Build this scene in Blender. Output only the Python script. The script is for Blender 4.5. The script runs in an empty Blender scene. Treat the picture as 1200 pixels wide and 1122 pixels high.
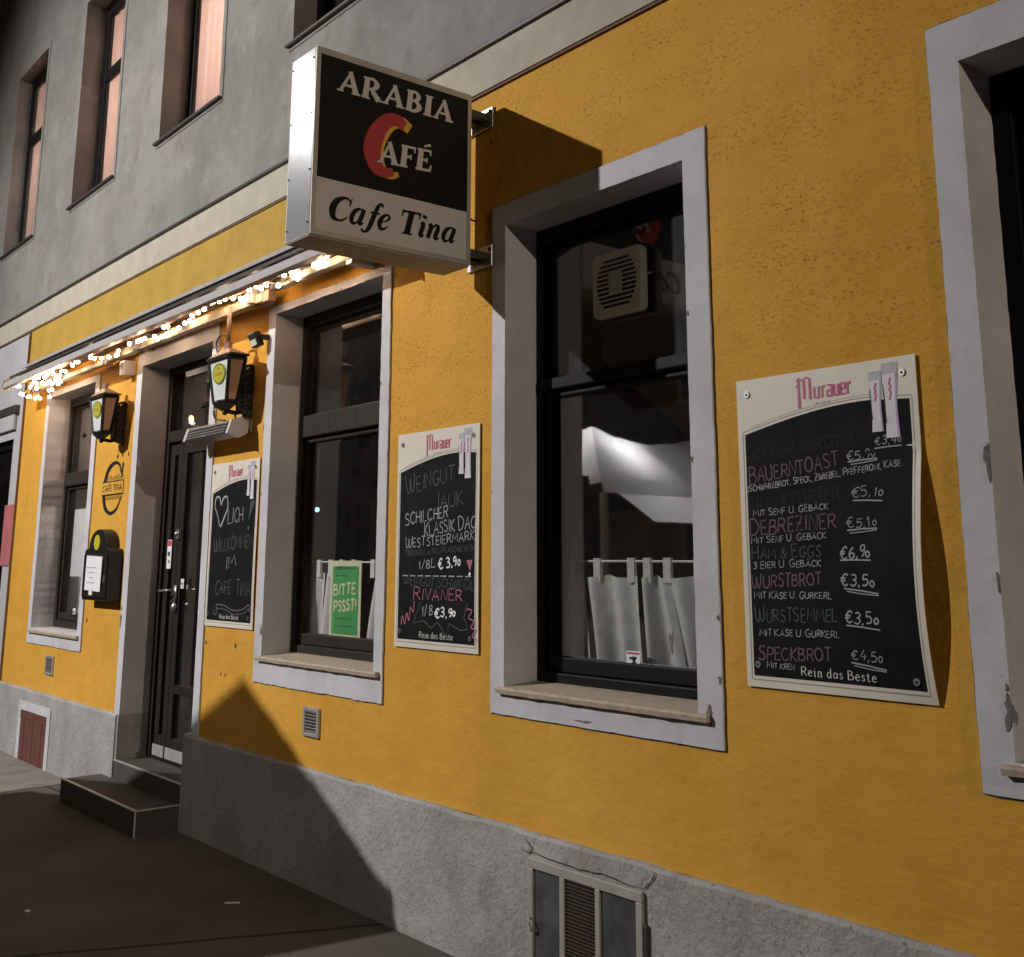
import bpy, bmesh, math, random
from mathutils import Vector, Matrix, noise as mnoise
random.seed(11)
sc = bpy.context.scene
col = sc.collection
V = Vector

# ------------------------------------------------------------------ camera, world, exposure
cam = bpy.data.cameras.new('camera'); camo = bpy.data.objects.new('camera', cam); col.objects.link(camo)
yaw, pit, rol = math.radians(48.901), math.radians(11.187), math.radians(-0.43)
fw = V((-math.sin(yaw)*math.cos(pit), math.cos(yaw)*math.cos(pit), math.sin(pit)))
rt = V((math.cos(yaw), math.sin(yaw), 0)); up = rt.cross(fw)
r2 = rt*math.cos(rol) + up*math.sin(rol); u2 = up*math.cos(rol) - rt*math.sin(rol)
mw = Matrix(((r2.x, u2.x, -fw.x, 0.805), (r2.y, u2.y, -fw.y, -2.88), (r2.z, u2.z, -fw.z, 1.593), (0, 0, 0, 1)))
camo.matrix_world = mw
cam.sensor_width = 36; cam.sensor_fit = 'HORIZONTAL'; cam.lens = 38.708
cam.shift_x = -0.05263; cam.shift_y = -0.13637
cam.clip_start = 0.05; cam.clip_end = 500
sc.camera = camo

w = bpy.data.worlds.new('World'); sc.world = w; w.use_nodes = True
nt = w.node_tree
sky = nt.nodes.new('ShaderNodeTexSky'); sky.sky_type = 'NISHITA'; sky.sun_disc = False
sky.sun_elevation = math.radians(-4.0); sky.sun_rotation = math.radians(150)
hs = nt.nodes.new('ShaderNodeHueSaturation'); hs.inputs['Saturation'].default_value = 0.25
nt.links.new(sky.outputs[0], hs.inputs['Color'])
nt.links.new(hs.outputs[0], nt.nodes['Background'].inputs['Color'])
nt.nodes['Background'].inputs['Strength'].default_value = 0.12

sc.view_settings.view_transform = 'Standard'; sc.view_settings.look = 'None'
sc.view_settings.exposure = 0.0; sc.view_settings.gamma = 1.0
sc.render.engine = 'CYCLES'
sc.cycles.use_denoising = True
sc.cycles.max_bounces = 8; sc.cycles.transparent_max_bounces = 16
sc.cycles.caustics_reflective = False; sc.cycles.caustics_refractive = False
sc.cycles.sample_clamp_indirect = 60.0

LAMP_POWER = 4600.0
LAMP_A = (-9.0, -8.2, 7.32)       # head of the street lamp that throws the hard shadows
LAMP_B = (12.0, -2.3, 4.7)       # the next one down the street

# ------------------------------------------------------------------ materials
def newmat(name):
    m = bpy.data.materials.new(name); m.use_nodes = True
    return m, m.node_tree, m.node_tree.nodes['Principled BSDF']
def N(nt, t, **kw):
    n = nt.nodes.new(t)
    for k, v in kw.items():
        if k in n.inputs: n.inputs[k].default_value = v
        else: setattr(n, k, v)
    return n
def ramp(nt, fac, stops):
    r = nt.nodes.new('ShaderNodeValToRGB'); e = r.color_ramp.elements
    while len(e) > 1: e.remove(e[0])
    e[0].position, e[0].color = stops[0][0], (*stops[0][1], 1)
    for p, c in stops[1:]:
        x = e.new(p); x.color = (*c, 1)
    nt.links.new(fac, r.inputs[0]); return r.outputs[0]
def mixc(nt, fac, a, b, mode='MIX'):
    n = nt.nodes.new('ShaderNodeMix'); n.data_type = 'RGBA'; n.blend_type = mode
    if isinstance(fac, (int, float)): n.inputs[0].default_value = fac
    else: nt.links.new(fac, n.inputs[0])
    for i, v in ((6, a), (7, b)):
        if isinstance(v, tuple): n.inputs[i].default_value = (*v, 1)
        else: nt.links.new(v, n.inputs[i])
    return n.outputs[2]
def coords(nt, scale=(1, 1, 1)):
    t = nt.nodes.new('ShaderNodeTexCoord'); m = nt.nodes.new('ShaderNodeMapping')
    m.inputs['Scale'].default_value = scale
    nt.links.new(t.outputs['Object'], m.inputs[0]); return m.outputs[0]
def noi(nt, vec, scale, detail=4, rough=.55, dist=0.0):
    n = N(nt, 'ShaderNodeTexNoise', Scale=scale, Detail=detail, Roughness=rough, Distortion=dist)
    nt.links.new(vec, n.inputs['Vector']); return n.outputs[0]
def bumpn(nt, b, h, strength, dist, prev=None):
    n = N(nt, 'ShaderNodeBump', Strength=strength, Distance=dist)
    nt.links.new(h, n.inputs['Height'])
    if prev: nt.links.new(prev, n.inputs['Normal'])
    nt.links.new(n.outputs[0], b.inputs['Normal']); return n.outputs[0]
def simple(name, c, rough=.6, metal=0.0, var=.12, vscale=12, bump=0, bscale=80, spec=.5):
    m, nt, b = newmat(name)
    vec = coords(nt)
    f = noi(nt, vec, vscale, 5, .6)
    d = tuple(max(0, x*(1-var)) for x in c); l = tuple(min(1, x*(1+var)) for x in c)
    nt.links.new(ramp(nt, f, [(.3, d), (.7, l)]), b.inputs['Base Color'])
    b.inputs['Roughness'].default_value = rough; b.inputs['Metallic'].default_value = metal
    b.inputs['Specular IOR Level'].default_value = spec
    if bump: bumpn(nt, b, noi(nt, vec, bscale, 4, .6), bump, .004)
    return m
def emis(name, c, s):
    m, nt, b = newmat(name)
    b.inputs['Base Color'].default_value = (*c, 1)
    b.inputs['Emission Color'].default_value = (*c, 1); b.inputs['Emission Strength'].default_value = s
    return m

def plaster_yellow():
    m, nt, b = newmat('yellow_plaster'); vec = coords(nt)
    big = noi(nt, vec, 1.1, 4, .6)
    c = ramp(nt, big, [(.3, (.60, .305, .040)), (.7, (.70, .375, .058))])
    mid = noi(nt, coords(nt, (1, 1, 1.6)), 3.4, 8, .72)
    c = mixc(nt, ramp(nt, mid, [(.48, (0,0,0)), (.76, (.42,.42,.42))]), c, (.46, .215, .022))
    # dark flecks in the pitted render, gathered in drifts
    fl = noi(nt, coords(nt, (1, 1, 1.9)), 48, 5, .7)
    dr = noi(nt, coords(nt, (1, 1, 2.2)), 2.6, 4, .65)
    hz = N(nt, 'ShaderNodeSeparateXYZ'); nt.links.new(vec, hz.inputs[0])
    mr = N(nt, 'ShaderNodeMapRange'); nt.links.new(hz.outputs[2], mr.inputs[0])
    for i, v in ((1, 1.3), (2, 2.4), (3, .15), (4, 1.0)): mr.inputs[i].default_value = v
    mu = N(nt, 'ShaderNodeMath', operation='MULTIPLY'); nt.links.new(ramp(nt, fl, [(.54, (0,0,0)), (.62, (1,1,1))]), mu.inputs[0])
    nt.links.new(ramp(nt, dr, [(.40, (.10,.10,.10)), (.60, (1,1,1))]), mu.inputs[1])
    mu2 = N(nt, 'ShaderNodeMath', operation='MULTIPLY'); nt.links.new(mu.outputs[0], mu2.inputs[0]); nt.links.new(mr.outputs[0], mu2.inputs[1])
    mu3 = N(nt, 'ShaderNodeMath', operation='MULTIPLY'); nt.links.new(mu2.outputs[0], mu3.inputs[0]); mu3.inputs[1].default_value = .8
    c = mixc(nt, mu3.outputs[0], c, (.20, .095, .02))
    st = noi(nt, coords(nt, (2.2, 1, .22)), 2.0, 5, .65)
    c = mixc(nt, ramp(nt, st, [(.54, (0,0,0)), (.76, (.28,.28,.28))]), c, (.72, .43, .12))
    nt.links.new(c, b.inputs['Base Color'])
    b.inputs['Roughness'].default_value = .82; b.inputs['Specular IOR Level'].default_value = .2
    p = bumpn(nt, b, noi(nt, coords(nt, (1, 1, 1.25)), 15, 7, .72), .38, .012)
    p = bumpn(nt, b, noi(nt, coords(nt, (1, 1, 1.4)), 4, 4, .6), .5, .02, p)
    bumpn(nt, b, mu2.outputs[0], -.5, .004, p)
    return m
def plaster_grey():
    m, nt, b = newmat('grey_plaster'); vec = coords(nt)
    c = ramp(nt, noi(nt, vec, .9, 5, .65), [(.3, (.17, .160, .147)), (.7, (.295, .282, .26))])
    st = noi(nt, coords(nt, (1.2, 1, .75)), 1.9, 7, .72)
    c = mixc(nt, ramp(nt, st, [(.46, (0,0,0)), (.70, (.55,.55,.55))]), c, (.15, .135, .118))
    bl = noi(nt, vec, 4.5, 6, .7)
    c = mixc(nt, ramp(nt, bl, [(.55, (0,0,0)), (.68, (.5,.5,.5))]), c, (.14, .115, .098))
    c = mixc(nt, ramp(nt, noi(nt, vec, 3.1, 6, .7, .4), [(.55, (0,0,0)), (.75, (.35,.35,.35))]), c, (.44, .42, .40))
    nt.links.new(c, b.inputs['Base Color']); b.inputs['Roughness'].default_value = .9
    p = bumpn(nt, b, noi(nt, vec, 30, 6, .7), .35, .006)
    bumpn(nt, b, noi(nt, vec, 5, 4, .6), .4, .015, p)
    return m
def plaster_plinth():
    m, nt, b = newmat('rough_grey_render'); vec = coords(nt)
    c = ramp(nt, noi(nt, vec, 2, 5, .65), [(.3, (.29, .283, .272)), (.7, (.45, .44, .425))])
    pt = noi(nt, vec, 38, 4, .7)
    c = mixc(nt, ramp(nt, pt, [(.57, (0,0,0)), (.72, (.85,.85,.85))]), c, (.10, .09, .08))
    low = noi(nt, coords(nt, (1, 1, .6)), 3.2, 5, .7)
    c = mixc(nt, ramp(nt, low, [(.55, (0,0,0)), (.75, (.6,.6,.6))]), c, (.20, .165, .135))
    nt.links.new(c, b.inputs['Base Color']); b.inputs['Roughness'].default_value = .95
    p = bumpn(nt, b, noi(nt, vec, 11, 6, .72), .9, .020)
    bumpn(nt, b, noi(nt, vec, 55, 5, .75), .7, .008, p)
    return m
def paint_white():
    m, nt, b = newmat('white_painted_render'); vec = coords(nt)
    c = ramp(nt, noi(nt, vec, 3, 5, .65), [(.3, (.48, .475, .50)), (.7, (.61, .605, .625))])
    c = mixc(nt, ramp(nt, noi(nt, coords(nt, (1, 1, .4)), 9, 6, .7), [(.58, (0,0,0)), (.78, (.5,.5,.5))]), c, (.40, .38, .36))
    sp = noi(nt, vec, 60, 3, .6)
    c = mixc(nt, ramp(nt, sp, [(.68, (0,0,0)), (.74, (.6,.6,.6))]), c, (.25, .23, .21))
    nt.links.new(c, b.inputs['Base Color']); b.inputs['Roughness'].default_value = .75
    p = bumpn(nt, b, noi(nt, vec, 40, 5, .65), .3, .004)
    bumpn(nt, b, noi(nt, vec, 7, 3, .6), .4, .01, p)
    return m
def asphalt():
    m, nt, b = newmat('worn_asphalt'); vec = coords(nt)
    c = ramp(nt, noi(nt, vec, 1.2, 5, .65), [(.3, (.036, .029, .023)), (.7, (.105, .088, .073))])
    g = noi(nt, vec, 160, 3, .6)
    c = mixc(nt, ramp(nt, g, [(.45, (0,0,0)), (.7, (.7,.7,.7))]), c, (.13, .118, .105))
    c = mixc(nt, ramp(nt, noi(nt, vec, 4, 6, .7), [(.6, (0,0,0)), (.75, (.6,.6,.6))]), c, (.042, .036, .030))
    nt.links.new(c, b.inputs['Base Color']); b.inputs['Roughness'].default_value = .9
    bumpn(nt, b, g, .6, .005)
    return m
def wood_dark(name, c):
    m, nt, b = newmat(name); vec = coords(nt, (14, 14, 1.5))
    f = noi(nt, vec, 4, 6, .7, .3)
    nt.links.new(ramp(nt, f, [(.3, tuple(x*.6 for x in c)), (.7, tuple(x*1.35 for x in c))]), b.inputs['Base Color'])
    b.inputs['Roughness'].default_value = .55; b.inputs['Specular IOR Level'].default_value = .18; bumpn(nt, b, f, .3, .003); return m
def glass(name, dust=.05, tint=(1, 1, 1), refl=.07):
    m = bpy.data.materials.new(name); m.use_nodes = True; nt = m.node_tree
    for n in list(nt.nodes):
        if n.type == 'BSDF_PRINCIPLED': nt.nodes.remove(n)
    out = [n for n in nt.nodes if n.type == 'OUTPUT_MATERIAL'][0]
    tr = N(nt, 'ShaderNodeBsdfTransparent'); tr.inputs[0].default_value = (*tint, 1)
    gl = N(nt, 'ShaderNodeBsdfGlossy', Roughness=.025); gl.inputs[0].default_value = (.95, .97, 1, 1)
    lw = N(nt, 'ShaderNodeLayerWeight', Blend=.5)
    pw = N(nt, 'ShaderNodeMath', operation='POWER'); nt.links.new(lw.outputs['Facing'], pw.inputs[0]); pw.inputs[1].default_value = 4.5
    ma = N(nt, 'ShaderNodeMath', operation='MULTIPLY_ADD'); nt.links.new(pw.outputs[0], ma.inputs[0]); ma.inputs[1].default_value = .94; ma.inputs[2].default_value = refl
    mx = N(nt, 'ShaderNodeMixShader'); nt.links.new(ma.outputs[0], mx.inputs[0]); nt.links.new(tr.outputs[0], mx.inputs[1]); nt.links.new(gl.outputs[0], mx.inputs[2])
    df = N(nt, 'ShaderNodeBsdfDiffuse'); df.inputs[0].default_value = (.62, .63, .66, 1)
    vec = coords(nt)
    sm = ramp(nt, noi(nt, coords(nt, (1, 1, .6)), 6, 6, .7), [(.35, (dust*.5,)*3), (.75, (min(1, dust*1.9),)*3)])
    m2 = N(nt, 'ShaderNodeMixShader'); nt.links.new(sm, m2.inputs[0]); nt.links.new(mx.outputs[0], m2.inputs[1]); nt.links.new(df.outputs[0], m2.inputs[2])
    nt.links.new(m2.outputs[0], out.inputs[0]); return m
def chalk(name, c, cover=.75):
    m, nt, b = newmat(name); vec = coords(nt)
    f = noi(nt, vec, 260, 3, .7)
    b.inputs['Base Color'].default_value = (*c, 1); b.inputs['Roughness'].default_value = 1
    b.inputs['Specular IOR Level'].default_value = 0
    nt.links.new(ramp(nt, f, [(.62-.5*cover, (0,0,0)), (.80-.5*cover, (cover,)*3)]), b.inputs['Alpha'])
    return m
def sheer(name, c, alpha, tl_=.35):
    m = bpy.data.materials.new(name); m.use_nodes = True; nt = m.node_tree
    for n in list(nt.nodes):
        if n.type == 'BSDF_PRINCIPLED': nt.nodes.remove(n)
    out = [n for n in nt.nodes if n.type == 'OUTPUT_MATERIAL'][0]
    tr = N(nt, 'ShaderNodeBsdfTransparent'); df = N(nt, 'ShaderNodeBsdfDiffuse'); tl = N(nt, 'ShaderNodeBsdfTranslucent')
    df.inputs[0].default_value = (*c, 1); tl.inputs[0].default_value = (*c, 1)
    a = N(nt, 'ShaderNodeMixShader'); a.inputs[0].default_value = tl_; nt.links.new(df.outputs[0], a.inputs[1]); nt.links.new(tl.outputs[0], a.inputs[2])
    b = N(nt, 'ShaderNodeMixShader')
    f = ramp(nt, noi(nt, coords(nt), 25, 4, .6), [(.3, (alpha*.8,)*3), (.7, (min(1, alpha*1.15),)*3)])
    nt.links.new(f, b.inputs[0]); nt.links.new(tr.outputs[0], b.inputs[1]); nt.links.new(a.outputs[0], b.inputs[2])
    nt.links.new(b.outputs[0], out.inputs[0]); return m

M = {}
ANI = 0.0
M['yellow'] = plaster_yellow(); M['grey'] = plaster_grey(); M['plinth'] = plaster_plinth(); M['white'] = paint_white(); M['asphalt'] = asphalt()
M['old_yellow'] = simple('old_mustard_paint', (.42, .265, .040), .85, var=.15, vscale=4, bump=.4, bscale=30)
M['cream'] = simple('cream_render', (.43, .395, .31), .85, var=.12, vscale=6, bump=.3)
M['shopgrey'] = simple('pale_grey_render', (.42, .41, .42), .85, var=.1, vscale=3, bump=.3)
M['red'] = simple('faded_red_paint', (.40, .12, .12), .8, var=.15, vscale=5, bump=.3)
M['wood'] = wood_dark('dark_brown_wood', (.030, .024, .020))
M['doorwood'] = wood_dark('brown_door_wood', (.024, .018, .014))
M['black_wood'] = wood_dark('black_window_wood', (.006, .0055, .0055))
M['sill'] = simple('worn_stone_sill', (.43, .36, .27), .8, var=.2, vscale=25, bump=.5)
M['dark_metal'] = simple('dark_drip_metal', (.06, .055, .05), .5, .3)
M['brownline'] = simple('brown_edge_line', (.16, .09, .04), .8)
M['glass'] = glass('window_glass', .006, refl=.14); M['glass_dusty'] = glass('dusty_window_glass', .035); M['glass_clean'] = glass('clean_pane', .005)
M['alu'] = simple('brushed_aluminium', (.58, .59, .60), .24, .45, var=.06, vscale=30)
_b = M['alu'].node_tree.nodes['Principled BSDF']; _b.inputs['Anisotropic'].default_value = .96; _b.inputs['Anisotropic Rotation'].default_value = ANI
_t = M['alu'].node_tree.nodes.new('ShaderNodeTangent'); _t.direction_type = 'RADIAL'; _t.axis = 'Z'; M['alu'].node_tree.links.new(_t.outputs[0], _b.inputs['Tangent'])
M['alu_dull'] = simple('dull_aluminium_trim', (.45, .43, .40), .5, .5, var=.1)
M['sign_black'] = simple('sign_black_film', (.006, .006, .0065), .6, var=.05, spec=.2)
M['sign_white'] = simple('sign_white_panel', (.62, .60, .60), .45, var=.03)
M['sign_red'] = simple('sign_red_film', (.45, .035, .04), .45, var=.03)
M['sign_yel'] = simple('sign_yellow_film', (.75, .42, .05), .45, var=.03)
M['board_cream'] = simple('cream_board_print', (.72, .67, .56), .5, var=.05, vscale=8)
M['board_black'] = simple('chalkboard_black', (.0065, .007, .008), .75, var=.5, vscale=9, spec=.15)
M['logo_pink'] = simple('wine_red_print', (.47, .075, .17), .5, var=.03)
M['print_white'] = simple('white_print', (.75, .73, .68), .5, var=.03)
M['print_grey'] = simple('grey_print', (.30, .29, .28), .5, var=.03)
M['print_lilac'] = simple('lilac_print', (.42, .33, .50), .5, var=.05)
M['beer_glass'] = simple('printed_glass', (.70, .66, .70), .4, var=.08, vscale=40)
M['foam'] = simple('printed_foam', (.42, .43, .46), .5, var=.2, vscale=60)
M['ink'] = simple('black_ink', (.012, .012, .012), .5, var=.02)
M['ch_white'] = chalk('chalk_white', (.50, .50, .50), .8); M['ch_bold'] = chalk('chalk_bright', (.85, .85, .85), 1.0)
M['ch_pink'] = chalk('chalk_pink', (.27, .175, .20), .72); M['ch_red'] = chalk('chalk_red', (.55, .20, .27), .85)
M['ch_green'] = chalk('chalk_green', (.11, .15, .14), .7); M['ch_grey'] = chalk('chalk_grey', (.19, .20, .21), .7)
M['ch_faint'] = chalk('chalk_faint', (.055, .065, .07), .6)
M['steel'] = simple('steel', (.5, .5, .5), .35, .9, var=.05)
M['iron'] = simple('black_cast_iron', (.018, .016, .015), .45, .3, var=.2, bump=.4)
M['lamp_white'] = simple('opal_lamp_panel', (.72, .76, .74), .3, var=.03)
M['lamp_brown'] = simple('amber_lamp_panel', (.42, .25, .15), .35, var=.06)
M['copper'] = simple('weathered_copper', (.30, .19, .14), .5, .4, var=.15)
M['badge'] = simple('yellow_green_badge', (.50, .48, .045), .4, var=.03)
M['heater'] = simple('heater_grille', (.26, .25, .24), .4, .5, var=.1)
M['paper'] = simple('white_paper', (.78, .78, .80), .7, var=.03)
M['fan'] = simple('yellowed_plastic', (.90, .82, .58), .45, var=.06)
M['fan_cap'] = simple('pale_plastic_cap', (.66, .62, .52), .4, var=.03)
M['dark'] = simple('dark_slot', (.010, .009, .008), .8, var=.02)
M['green'] = simple('green_card', (.085, .38, .12), .35, var=.08)
M['cardcream'] = simple('cream_card', (.72, .70, .46), .5, var=.03)
M['brownred'] = simple('rust_red_board', (.125, .045, .032), .7, var=.15, vscale=20, bump=.3)
M['zinc'] = simple('zinc_frame', (.36, .34, .31), .6, .2, var=.12)
M['slate'] = simple('dusty_dark_pane', (.055, .06, .06), .6, var=.5, vscale=9)
M['rustmesh'] = simple('rusty_mesh', (.10, .065, .04), .7, .4, var=.3, vscale=60)
M['awn_white'] = simple('awning_white_metal', (.44, .42, .41), .4, .1, var=.05)
M['awn_cloth'] = simple('awning_orange_cloth', (.36, .17, .07), .9, var=.35, vscale=14, bump=.3)
M['awn_brown'] = simple('awning_brown_cloth', (.11, .06, .04), .9, var=.35, vscale=14)
M['tent_dark'] = simple('dark_tent_cloth', (.010, .008, .007), 1.0, spec=.0)
M['pale_strip'] = simple('pale_ground_strip', (.20, .185, .165), .9, var=.25, vscale=5, bump=.5)
M['cable'] = simple('dark_cable', (.03, .03, .03), .5, var=.02)
M['bulb'] = emis('warm_bulb', (1.0, .68, .44), 58)
M['lit'] = sheer('pink_curtain', (.82, .56, .49), 1.4, .8)
M['chip'] = simple('bare_render', (.16, .145, .13), .95, var=.3, vscale=60, bump=.6)
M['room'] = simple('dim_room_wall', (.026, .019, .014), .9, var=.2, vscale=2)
M['sheer'] = sheer('sheer_curtain', (.88, .89, .88), .95, .25); M['sheer_band'] = sheer('embroidered_band', (.90, .90, .88), .95, .3)
M['tent'] = None
M['step'] = simple('dark_step_tile', (.065, .056, .049), .7, var=.2, vscale=12, bump=.3)
M['step_edge'] = simple('metal_step_edge', (.68, .66, .63), .4, .5, var=.1)
M['pvc'] = sheer('tent_pvc', (.80, .80, .82), 1.3, .75)
M['street_white'] = simple('far_render', (.30, .27, .22), .9, var=.1, vscale=1)
M['kick'] = simple('worn_kick_plate', (.42, .40, .38), .5, .3, var=.25, vscale=20)
M['red_print'] = simple('red_print', (.55, .06, .07), .5, var=.02)

# ------------------------------------------------------------------ mesh building
class MB:
    def __init__(s): s.v = []; s.f = []; s.mi = []; s.mats = []
    def m(s, mat):
        if mat not in s.mats: s.mats.append(mat)
        return s.mats.index(mat)
    def face(s, pts, mat):
        i = len(s.v); s.v += [V(p) for p in pts]; s.f.append(list(range(i, i+len(pts)))); s.mi.append(s.m(mat))
    def box(s, a, b, mat, rot=None, c=None):
        x0, y0, z0 = a; x1, y1, z1 = b
        P = [V(p) for p in ((x0,y0,z0),(x1,y0,z0),(x1,y1,z0),(x0,y1,z0),(x0,y0,z1),(x1,y0,z1),(x1,y1,z1),(x0,y1,z1))]
        if rot is not None:
            c = V(c) if c else (V(a)+V(b))/2
            P = [c + rot @ (p-c) for p in P]
        i = len(s.v); s.v += P; k = s.m(mat)
        for f in ((3,2,1,0),(4,5,6,7),(0,1,5,4),(1,2,6,5),(2,3,7,6),(3,0,4,7)):
            s.f.append([i+j for j in f]); s.mi.append(k)
    def prism(s, outline, axis, lo, hi, mat):
        """outline in the two other axes; extruded along axis from lo to hi"""
        def P(p, t): return {'x': (t, p[0], p[1]), 'y': (p[0], t, p[1]), 'z': (p[0], p[1], t)}[axis]
        n = len(outline); i = len(s.v); k = s.m(mat)
        s.v += [V(P(p, lo)) for p in outline] + [V(P(p, hi)) for p in outline]
        s.f.append([i+j for j in range(n)][::-1]); s.mi.append(k)
        s.f.append([i+n+j for j in range(n)]); s.mi.append(k)
        for j in range(n):
            s.f.append([i+j, i+(j+1) % n, i+n+(j+1) % n, i+n+j]); s.mi.append(k)
    def tube(s, pts, r, mat, n=8, closed=False):
        pts = [V(p) for p in pts]; rs = r if isinstance(r, (list, tuple)) else [r]*len(pts)
        i0 = len(s.v); k = s.m(mat); ref = V((0, 0, 1))
        for j, p in enumerate(pts):
            t = (pts[min(j+1, len(pts)-1)] - pts[max(j-1, 0)]).normalized()
            a = t.cross(ref if abs(t.dot(ref)) < .95 else V((1, 0, 0))).normalized(); b = t.cross(a)
            s.v += [p + (a*math.cos(2*math.pi*q/n) + b*math.sin(2*math.pi*q/n))*rs[j] for q in range(n)]
        for j in range(len(pts)-1):
            for q in range(n):
                s.f.append([i0+j*n+q, i0+j*n+(q+1) % n, i0+(j+1)*n+(q+1) % n, i0+(j+1)*n+q]); s.mi.append(k)
        s.f.append([i0+q for q in range(n)]); s.mi.append(k)
        s.f.append([i0+(len(pts)-1)*n+q for q in range(n)][::-1]); s.mi.append(k)
    def sphere(s, c, r, mat, nu=10, nv=6, sz=1.0):
        c = V(c); i0 = len(s.v); k = s.m(mat)
        for a in range(nv+1):
            th = math.pi*a/nv
            for b in range(nu):
                ph = 2*math.pi*b/nu
                s.v.append(c + V((r*math.sin(th)*math.cos(ph), r*math.sin(th)*math.sin(ph), r*sz*math.cos(th))))
        for a in range(nv):
            for b in range(nu):
                s.f.append([i0+a*nu+b, i0+(a+1)*nu+b, i0+(a+1)*nu+(b+1) % nu, i0+a*nu+(b+1) % nu]); s.mi.append(k)
    def build(s, name, parent=None, bevel=0.0, smooth=False, seg=2):
        me = bpy.data.meshes.new(name); me.from_pydata([tuple(p) for p in s.v], [], s.f)
        for m_ in s.mats: me.materials.append(m_)
        for p, k in zip(me.polygons, s.mi): p.material_index = k
        bm = bmesh.new(); bm.from_mesh(me)
        bmesh.ops.recalc_face_normals(bm, faces=bm.faces) if not getattr(s, 'keep', False) else None
        bm.to_mesh(me); bm.free()
        if smooth:
            for p in me.polygons: p.use_smooth = True
        o = bpy.data.objects.new(name, me); col.objects.link(o)
        if parent is not None:
            o.parent = parent; o.matrix_parent_inverse = WM[parent.name].inverted()
        WM[o.name] = Matrix.Identity(4)
        if bevel:
            b = o.modifiers.new('bevel', 'BEVEL'); b.width = bevel; b.segments = seg; b.limit_method = 'ANGLE'; b.angle_limit = math.radians(40)
        return o
WM = {}
def thing(name, label, cat, loc, group=None):
    o = bpy.data.objects.new(name, None); col.objects.link(o); o.location = loc; o.empty_display_size = .1
    WM[o.name] = Matrix.Translation(loc)
    return tag(o, label, cat, group)
def tag(o, label, cat=None, group=None):
    o['label'] = label
    if cat: o['category'] = cat
    if group: o['group'] = group
    return o
def copy_tree(o, parent=None, delta=None):
    c = o.copy(); col.objects.link(c); WM[c.name] = WM[o.name].copy()
    if parent is not None:
        c.parent = parent; c.matrix_parent_inverse = o.matrix_parent_inverse.copy()
    elif delta is not None: c.location = V(o.location) + V(delta)
    for ch in list(o.children): copy_tree(ch, c)
    return c
def ring_frame(mb, x0, x1, z0, z1, wl, wr, wb, wt, y0, y1, mat):
    """rectangular frame of four butted bars"""
    mb.box((x0, y0, z0), (x0+wl, y1, z1), mat); mb.box((x1-wr, y0, z0), (x1, y1, z1), mat)
    mb.box((x0+wl, y0, z0), (x1-wr, y1, z0+wb), mat); mb.box((x0+wl, y0, z1-wt), (x1-wr, y1, z1), mat)
def wall_panel(mb, x0, x1, z0, z1, y, holes, mat, back=None):
    xs = sorted({x0, x1, *[h[0] for h in holes], *[h[1] for h in holes]}); zs = sorted({z0, z1, *[h[2] for h in holes], *[h[3] for h in holes]})
    xs = [x for x in xs if x0 <= x <= x1]; zs = [z for z in zs if z0 <= z <= z1]
    for a, b in zip(xs, xs[1:]):
        for c, d in zip(zs, zs[1:]):
            mx, mz = (a+b)/2, (c+d)/2
            if any(h[0] < mx < h[1] and h[2] < mz < h[3] for h in holes): continue
            if back is None: mb.face([(a, y, c), (b, y, c), (b, y, d), (a, y, d)], mat)
            else: mb.box((a, y, c), (b, back, d), mat)
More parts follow.
